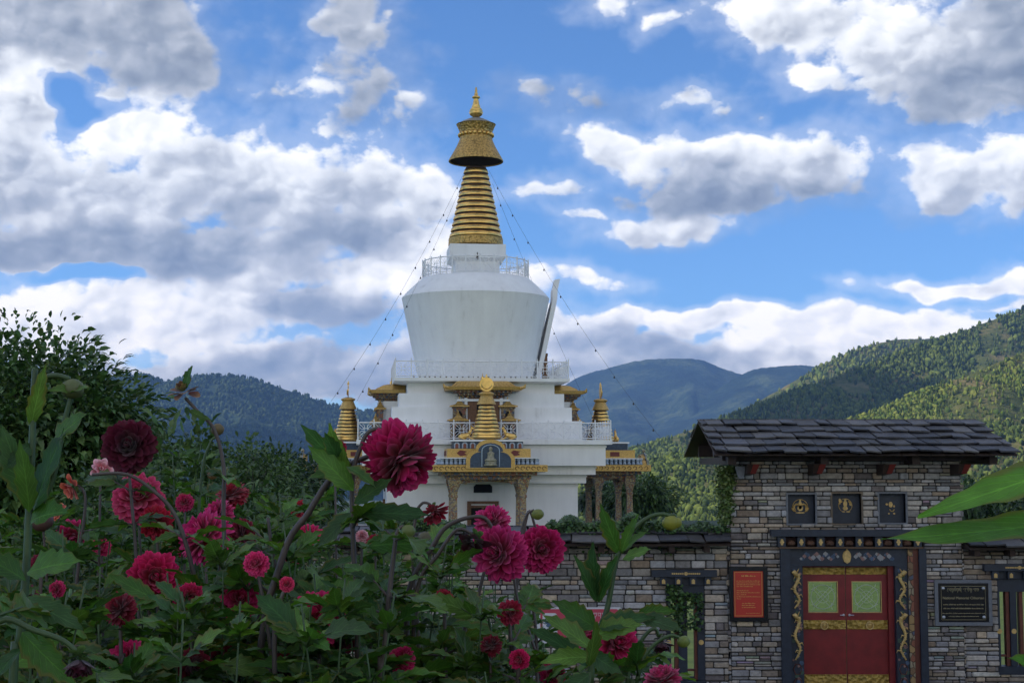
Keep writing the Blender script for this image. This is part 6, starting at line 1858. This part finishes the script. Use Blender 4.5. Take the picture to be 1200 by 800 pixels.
bloomplant('bright magenta dahlia low in the centre of the bed', [(374, 800), (374, 770), (373, 722)], 3.5, MAG, 64, (.1, -1, .25), 24, leaves=3)
bloomplant('crimson dahlia at the bottom edge in the centre', [(330, 830), (330, 810), (330, 788)], 3.3, CRIM, 52, (.2, -.9, .3), 25, leaves=3)
bloomplant('dark maroon cone shaped dahlia hanging at the lower left', [(-30, 800), (0, 728), (40, 738), (74, 750), (92, 770)], 2.15, DARK, 34, (.15, -.35, -.9), 26, leaves=1, type_='cone', leafrange=(.3, .5), mat=STEMG)
bloomplant('magenta dahlia before the pink sign on the stone wall', [(690, 830), (688, 800), (684, 738)], 3.9, MAG, 36, (-.2, -.9, .3), 27, leaves=2)
bloomplant('purple magenta dahlia lower right of the pink sign', [(726, 830), (727, 800), (722, 752)], 3.8, MAG, 54, (.1, -.9, .3), 28, leaves=2)
bloomplant('bright pink dahlia cut by the bottom edge right of centre', [(776, 850), (776, 830), (776, 796)], 3.4, PINK, 44, (0, -.5, .8), 29, leaves=1)
bloomplant('drooping dark purple dahlia beside the barred window', [(735, 850), (745, 770), (756, 744), (768, 736), (774, 752)], 3.5, DARK, 34, (.3, -.4, -.8), 30, leaves=2, type_='ball', N=40, fmax=1.3, mat=STEMG, leafrange=(.2, .6))
bloomplant('small magenta dahlia at the bottom in front of the wall', [(606, 830), (607, 800), (608, 772)], 3.6, MAG, 24, (0, -.8, .4), 31, leaves=2)
bloomplant('rose pink dahlia at the left end of the pink cluster', [(214, 800), (216, 700), (216, 588)], 5.0, PINK, 22, (0, -.8, .4), 32, leaves=3)
bloomplant('faded red dahlia deep in the leaves at the far left', [(44, 830), (46, 760), (48, 661)], 4.2, CRIM, 26, (.2, -.9, .1), 33, leaves=2)
bloomplant('dark wine dahlia low among the leaves under the pink one', [(140, 830), (142, 780), (140, 712)], 3.9, CRIM, 38, (.1, -.9, .2), 34, leaves=3)
bloomplant('small coral dahlia on the inner branch near the arched stem', [(420, 830), (422, 730), (424, 628)], 4.6, PALE, 16, (0, -.9, .3), 35, leaves=2)
bloomplant('tiny pink dahlia at the far side of the bed', [(322, 800), (325, 720), (336, 684)], 4.8, PINK, 18, (0, -.9, .3), 36, leaves=2)
bloomplant('red dahlia at the lower middle behind big leaves', [(236, 840), (232, 820), (228, 780)], 3.6, CRIM, 40, (0, -.9, .3), 37, leaves=2)
bloomplant('pink dahlia low behind the crossing grey stems', [(312, 840), (318, 770), (300, 660)], 4.6, PINK, 30, (0, -.8, .4), 38, leaves=2)
bloomplant('deep red dahlia beside the bright magenta one', [(404, 840), (404, 790), (402, 745)], 3.7, CRIM, 44, (.2, -.9, .2), 39, leaves=2)
bloomplant('small red dahlia between pale leaves near the small hook', [(432, 800), (438, 720), (440, 636)], 4.4, RED, 22, (0, -.9, .3), 40, leaves=2)

for i_, (px_, py_, Y_, w_, kd_, lab_) in enumerate([(118, 640, 4.8, 24, MAG, 'small magenta dahlia right of the drooping pink one'), (30, 702, 4.0, 34, CRIM, 'crimson dahlia low at the left edge behind the thick stem'), (205, 640, 4.9, 26, MAG, 'small magenta dahlia between crimson and layered pink ones'),
    (222, 700, 4.2, 34, MAG, 'magenta dahlia low left of the crossing stems'), (150, 770, 3.2, 44, MAG, 'magenta dahlia near the bottom left corner'), (262, 770, 3.2, 36, CRIM, 'crimson dahlia at the bottom below the crossing stems'), (470, 772, 3.3, 34, MAG, 'magenta dahlia at the bottom left of centre'), (520, 700, 4.3, 22, RED, 'little red dahlia deep under the twin arched stem'), (340, 655, 5.0, 24, MAG, 'small magenta dahlia just above the crossing stems'), (66, 690, 4.6, 20, PINK, 'small pink dahlia at the left under the big leaves'),
    (575, 755, 3.6, 26, CRIM, 'dark crimson dahlia low before the stone wall'), (648, 790, 3.3, 30, MAG, 'magenta dahlia at the bottom under the pink sign')]):
    bloomplant(lab_, [(px_ + 4, 840), (px_ + 2, py_ + 60 if py_ < 720 else 830), (px_, py_)], Y_, kd_, w_, (rnd.uniform(-.4, .4), -.9, rnd.uniform(-.1, .5)), 70 + i_, leaves=2)

# stems that carry buds, spent flowers or nothing
def budplant(label, path, Y, budspec, seed, leaves=3, lsize=.10, rad=(.0062, .003), mat=STEMP, leafrange=(.1, .7), extra=(), Ybase=None, branches=(), spent=None, cols=LC):
    Yb = Ybase or Y; n = len(path)
    pts = [Pp(q[0], q[1], Yb + (Y - Yb) * (i / max(1, n - 1))) for i, q in enumerate(path)]
    g0 = ground_pt(pts[0]); p = plant_at(label, g0)
    L, smb = stem(p, [g0] + pts, rad[0], rad[1], mat, hold=True)
    r = random.Random(seed)
    def head(c, A, s, col, kind):
        if kind == 'bud': bud(p, c, A, s, col, seed)
        else:
            petal_ball('spent_bloom', p, c, A, s, (.10, .02, .015), (.24, .13, .04), N=14, fmax=1.5, wid=.3, seed=seed, jit=.4, curl=.2); petal_ball('bud', p, c, A, s * .7, (.16, .16, .03), (.28, .20, .06), N=30, fmax=.9, wid=.2, seed=seed + 1, curl=.6)
    if budspec: head(Pp(budspec[0], budspec[1], Y), budspec[2], budspec[3] / 2 / F * Y, budspec[4] if len(budspec) > 4 else (.16, .19, .04), budspec[5] if len(budspec) > 5 else 'bud')
    for br in branches:
        bp = [Pp(q[0], q[1], Y) for q in br[0]]; stem(p, bp, rad[1] * 1.1, rad[1] * .8, mat, 'branch')
        if br[1]: head(Pp(br[1][0], br[1][1], Y), br[1][2], br[1][3] / 2 / F * Y, br[1][4] if len(br[1]) > 4 else (.16, .19, .04), br[1][5] if len(br[1]) > 5 else 'bud')
    lv = Leaves(); st = []
    k0, k1 = leafrange
    for i in range(leaves):
        t = k0 + (k1 - k0) * (i + r.random() * .6) / max(1, leaves); q = L[min(int(t * (len(L) - 1)), len(L) - 1)]; a = r.uniform(0, 2 * PI)
        for s in (0, 1): lv.compound(r, q, Vector((math.cos(a + s * PI), math.sin(a + s * PI) * .8, r.uniform(.1, .7))), lsize * r.uniform(.7, 1.2), st)
    for (bx, by, tx, ty, yy, ww) in extra:
        b0 = Pp(bx, by, yy); t0 = Pp(tx, ty, yy - .05); d = t0 - b0; lv.add(b0, d, Vector((r.gauss(0, .35), -.8, .5 + r.gauss(0, .2))), d.length, d.length * ww)
    for q, w_ in st: smb.tube([x - p.location for x in q], [w_, w_ * .8, w_ * .5], 5)
    smb.build('stem', mat, p, smooth=True)
    lv.build(p, seed, cols); return p

budplant('tall dahlia stem with a spent ragged flower head at its top', [(262, 800), (264, 700), (262, 600), (262, 545), (251, 503), (232, 482), (217, 466)], 3.6, (216, 460, (-.3, -.3, .9), 40, None, 'spent'), 51, leaves=2, rad=(.0066, .004),
    extra=[(216, 455, 222, 432, 3.6, .22), (200, 470, 182, 463, 3.6, .2), (214, 476, 196, 505, 3.6, .16), (222, 480, 240, 492, 3.6, .14)])
budplant('slanting grey dahlia stem bending left across the bed', [(257, 820), (256, 770), (234, 700), (219, 640), (205, 603), (186, 580), (150, 556), (108, 556)], 3.4, None, 52, leaves=2, rad=(.0070, .0036))
budplant('straight grey dahlia stem leaning right with pale leaves', [(278, 830), (287, 765), (321, 680), (318, 640), (314, 606)], 3.3, None, 53, leaves=3, rad=(.0065, .0035), leafrange=(.55, .95), cols=LCL)
budplant('thin green dahlia stem with a closed bud near the hillside', [(224, 830), (228, 700), (236, 560), (246, 520), (253, 512)], 4.2, (255, 503, (.2, -.4, -.6), 15, (.14, .10, .04)), 54, leaves=4, mat=STEMG, branches=[([(236, 560), (240, 545), (246, 550)], (249, 556, (.1, -.3, -.8), 12, (.18, .10, .04)))])
budplant('thick arched dahlia stem rising to the joint left of the hanging bloom', [(300, 830), (330, 656), (362, 600), (384, 565), (403, 547), (436, 533)], 3.1, None, 55, leaves=1, rad=(.0085, .0055), leafrange=(.0, .2), extra=[(403, 547, 378, 510, 3.05, .25), (406, 546, 440, 560, 3.0, .2), (402, 550, 360, 560, 3.05, .2)])
budplant('thick purple stemmed dahlia rising from the bottom centre', [(446, 830), (447, 790), (452, 750), (456, 700), (462, 645), (466, 622), (473, 616)], 2.9, (478, 622, (.3, -.4, -.8), 17, (.13, .16, .04)), 56, leaves=3, lsize=.12, rad=(.0080, .0035), leafrange=(.45, .85))
budplant('dahlia with a yellow green bud arching over the wall coping', [(690, 850), (692, 800), (697, 750), (711, 715), (720, 665), (728, 642), (744, 618), (762, 605), (776, 602), (785, 604)], 2.9, (786, 612, (.1, -.3, -.9), 19, (.24, .24, .03)), 57, leaves=1, mat=STEMG, rad=(.0075, .0034), leafrange=(.1, .3),
    branches=[([(783, 604), (790, 603), (792, 606)], (792, 612, (.2, -.3, -.9), 14, (.24, .24, .03)))],
    extra=[(727, 650, 702, 596, 2.9, .17), (728, 648, 752, 618, 2.9, .16), (729, 655, 762, 640, 2.85, .2), (729, 646, 738, 606, 2.85, .14), (698, 700, 694, 640, 2.9, .2), (700, 705, 678, 655, 2.9, .16), (702, 705, 716, 650, 2.9, .17), (698, 735, 652, 705, 2.85, .24), (696, 745, 748, 722, 2.85, .24), (694, 760, 640, 720, 2.8, .2), (700, 735, 760, 716, 2.85, .22), (748, 722, 800, 735, 2.85, .22), (692, 770, 640, 765, 2.8, .22), (693, 765, 726, 790, 2.8, .25), (690, 780, 634, 728, 2.85, .16), (748, 718, 790, 712, 2.9, .2), (690, 790, 660, 812, 2.8, .25), (690, 780, 700, 730, 2.75, .2)])
budplant('dahlia with a small bud above the magenta ball bloom', [(640, 850), (606, 700), (604, 660), (612, 618), (618, 602), (626, 597)], 3.6, (630, 602, (.1, -.2, -.9), 14, (.18, .20, .04)), 58, leaves=1, rad=(.004, .0026))
budplant('dahlia with a green bud low before the barred window', [(738, 860), (746, 800), (756, 768), (770, 752), (786, 744), (797, 747)], 3.1, (801, 751, (.2, -.4, -.7), 15, (.16, .20, .04)), 59, leaves=3, lsize=.11, mat=STEMG, leafrange=(.1, .5))
budplant('tall thick stemmed dahlia with big leaves at the left edge', [(14, 840), (22, 760), (30, 680), (34, 600), (37, 540), (39, 470), (41, 432)], 2.4, None, 60, leaves=0, mat=STEMG, rad=(.0082, .0050),
    branches=[([(42, 600), (62, 560), (74, 500), (84, 462)], (85, 456, (.1, -.3, .8), 26, (.10, .12, .04))), ([(41, 470), (50, 445), (66, 440), (82, 444)], None)],
    extra=[(36, 590, 4, 500, 2.4, .2), (38, 600, 70, 505, 2.35, .2), (60, 520, 96, 480, 2.35, .26), (36, 520, 12, 545, 2.4, .25), (36, 500, 50, 432, 2.4, .14), (34, 600, 30, 520, 2.35, .16), (30, 680, -30, 640, 2.35, .25), (32, 670, 96, 650, 2.3, .24), (30, 700, 92, 735, 2.3, .2), (28, 720, -40, 720, 2.3, .25), (26, 740, 80, 800, 2.25, .22), (24, 760, -20, 800, 2.3, .25), (84, 460, 100, 450, 2.4, .2), (84, 458, 66, 450, 2.4, .2), (36, 610, 78, 590, 2.35, .3), (38, 560, 60, 540, 2.4, .3)])
budplant('dahlia with two dark buds behind the small drooping red one', [(500, 850), (494, 700), (486, 650), (490, 632), (498, 624)], 3.9, (499, 632, (.1, -.4, -.8), 22, (.10, .09, .04)), 61, leaves=3, mat=STEMG)
budplant('dahlia with a small bud hanging below the ball bloom', [(630, 850), (628, 740), (622, 700), (623, 686)], 4.0, (625, 690, (.1, -.3, -.8), 14, (.17, .17, .05)), 62, leaves=2)
budplant('dahlia with a dark bud beside the orange flowers', [(66, 850), (60, 760), (52, 640), (50, 616)], 4.2, (49, 610, (.1, -.6, .5), 26, (.10, .05, .04)), 63, leaves=4)
budplant('low dahlia with an opening bud left of the pink sign', [(580, 850), (578, 780), (575, 740), (572, 720)], 3.4, (576, 713, (.1, -.3, .9), 12, (.13, .18, .04)), 64, leaves=3, mat=STEMG)

# leafy plants without flowers that fill the bed
def sil(px):
    K_ = [(-90, 580), (0, 590), (80, 590), (150, 625), (210, 595), (300, 590), (350, 592), (400, 572), (450, 592), (500, 622), (560, 650), (610, 690), (680, 740), (720, 770), (780, 800), (830, 835)]
    for (a, b), (c, d) in zip(K_[:-1], K_[1:]):
        if px <= c: return b + (d - b) * (px - a) / (c - a)
    return 840
def filler(px, Y, top, seed, cols=LC, size=.11, group='leafy dahlia plants filling the bed', label='leafy green dahlia plant without open flowers'):
    r = random.Random(seed); tp = Pp(px, top, Y); g0 = ground_pt(tp + Vector((r.uniform(-.1, .1), r.uniform(-.1, .1), 0)))
    p = plant_at(label, g0, group); lv = Leaves(); st = []
    for b in range(r.choice([2, 3, 3])):
        t = tp + Vector((r.gauss(0, .10), r.gauss(0, .10), -abs(r.gauss(0, .08)) if b else 0)); m = g0.lerp(t, .5) + Vector((r.gauss(0, .05), r.gauss(0, .05), 0))
        L = smooth_path([g0, m, t], 6); st.append((L, .0036))
        H = (t - g0).length; n = max(4, int(H / .068))
        for i in range(n):
            f = .18 + .82 * (i + .5 * r.random()) / n; q = L[min(int(f * (len(L) - 1)), len(L) - 1)]; a = i * PI / 2 + r.uniform(-.5, .5)
            for s in (0, 1): lv.compound(r, q, Vector((math.cos(a + s * PI), math.sin(a + s * PI), r.uniform(-.05, .7) + (.5 if f > .9 else 0))), size * r.uniform(.6, 1.15) * (1.0 if f < .85 else .75), st)
    mb = MB()
    for q, w_ in st: mb.tube([x - p.location for x in q], [w_ * (1 - .5 * k / (len(q) - 1)) for k in range(len(q))], 5)
    mb.build('stem', STEMG, p, smooth=True); lv.build(p, seed, cols)
    return p
rr_ = random.Random(99)
k = 0
for Y, n, a, b, add in ((2.75, 11, -20, 660, 100), (3.3, 17, -60, 740, 44), (4.2, 20, -80, 720, 2), (5.4, 17, -80, 640, -6), (6.8, 14, -80, 620, -12)):
    for i in range(n):
        px = a + (b - a) * (i + rr_.uniform(.1, .9)) / n
        top = sil(px) + add + rr_.uniform(-18, 34)
        if px > 560: top += 12
        filler(px, Y * rr_.uniform(.93, 1.08), top, 200 + k, LCL if rr_.random() < .18 else LC, size=.115 if Y < 4 else .10); k += 1
for i, (px, top, Y) in enumerate([(205, 500, 6.4), (232, 520, 6.0), (262, 560, 6.6), (300, 575, 6.9), (186, 540, 5.8), (330, 600, 7.0), (20, 560, 6.0), (60, 555, 6.4), (110, 585, 6.2), (150, 600, 6.5)]):
    filler(px, Y, top, 400 + i, LCL if i % 2 else LC, .10, 'tall leafy dahlias at the back of the bed', 'tall leafy dahlia plant at the back of the bed')

# big leaves that reach in at the right edge, on a plant beside the camera
Yn = 1.35
g0 = ground_pt(Pp(1330, 700, Yn)); p = thing('dahlia_plant', 'bright green plant with big pointed leaves reaching in at the right edge', 'plant', g0)
stem(p, [g0, Pp(1330, 900, Yn), Pp(1322, 700, Yn), Pp(1300, 560, Yn), Pp(1290, 480, Yn)], .007, .004, STEMG)
NL = [(.10, .27, .024), (.12, .30, .03)]
def bigleaf(name, b, t, w, n, seed, Y2=None):
    lv = Leaves(); b0 = Pp(*b); t0 = Pp(*t); d = t0 - b0; lv.add(b0, d, Vector(n), d.length, w)
    V, Fq, cc = leaflets(np.array(lv.P), np.array(lv.D), np.array(lv.N), np.array(lv.L), np.array(lv.W), NL, seed, .25)
    me = np_mesh(name, V - np.array(tuple(p.location)), Fq, DLEAF, cols=cc, smooth=True); leaf_coords(me, 1); o = link(name, me, p)
    s_ = o.modifiers.new('smooth', 'SUBSURF'); s_.levels = 2; s_.render_levels = 2
    mb = MB(); mb.tube([Pp(1310, 600, Yn) - p.location, b0 - p.location], .003, 5); mb.build('leaf_stalk', STEMG, p)
    return o
bigleaf('leaf', (1300, 528, 1.42), (1094, 606, 1.30), .0205, (.1, -.75, .62), 3)
bigleaf('leaf', (1310, 602, 1.42), (1060, 648, 1.28), .0205, (-.05, -.72, .66), 5)
bigleaf('leaf', (1240, 840, 1.40), (1198, 655, 1.34), .020, (-.2, -.9, .3), 8)
bigleaf('leaf', (1250, 800, 1.40), (1182, 770, 1.34), .016, (-.2, -.7, .6), 9)

# tree at the left edge and the shrubs behind the bed
TL = [(.050, .115, .024), (.070, .145, .030), (.034, .080, .020), (.11, .18, .042)]
p = at(22, 600, 13.0); zb_ = terrace_z(p.x, 13.0)
broadtree('leafy_tree', 'dense dark green tree at the left edge of the garden', (p.x, p.y, zb_ - .05), zat(404, 13) - zb_, 1.18, 36000, .105, TL, 31, cz=.70, clusters=260, trunk_r=.07)
for i, (px, py, Y, rad, lab) in enumerate([(222, 520, 9.5, .42, 'upright leafy shrub left of the thin bud stem'), (276, 552, 10.5, .50, 'leafy green shrub behind the crimson dahlias'), (150, 560, 10.0, .55, 'leafy shrub between the edge tree and the dahlias'), (325, 585, 11, .42, 'low shrub right of the back dahlias')]):
    p = at(px, 600, Y); zb_ = terrace_z(p.x, Y)
    broadtree('shrub', lab, (p.x, p.y, zb_ - .05), zat(py - 34, Y) - zb_, rad, 2600, .085, TL + [(.06, .11, .03)], 50 + i, cz=.58, cat='shrub', clusters=46, trunk_r=.03)
# ------------------------------------------------------------------ render settings
SC.view_settings.view_transform = 'Standard'; SC.view_settings.look = 'None'
SC.view_settings.gamma = 1.0; SC.view_settings.exposure = 0.30
SC.render.engine = 'CYCLES'
cy = SC.cycles
cy.use_denoising = True
try: cy.denoiser = 'OPENIMAGEDENOISE'
except Exception: pass
cy.use_adaptive_sampling = True; cy.adaptive_threshold = 0.015
cy.max_bounces = 6; cy.diffuse_bounces = 3; cy.glossy_bounces = 3; cy.transmission_bounces = 4; cy.volume_bounces = 0; cy.transparent_max_bounces = 8
cy.caustics_reflective = False; cy.caustics_refractive = False
cy.sample_clamp_indirect = 6
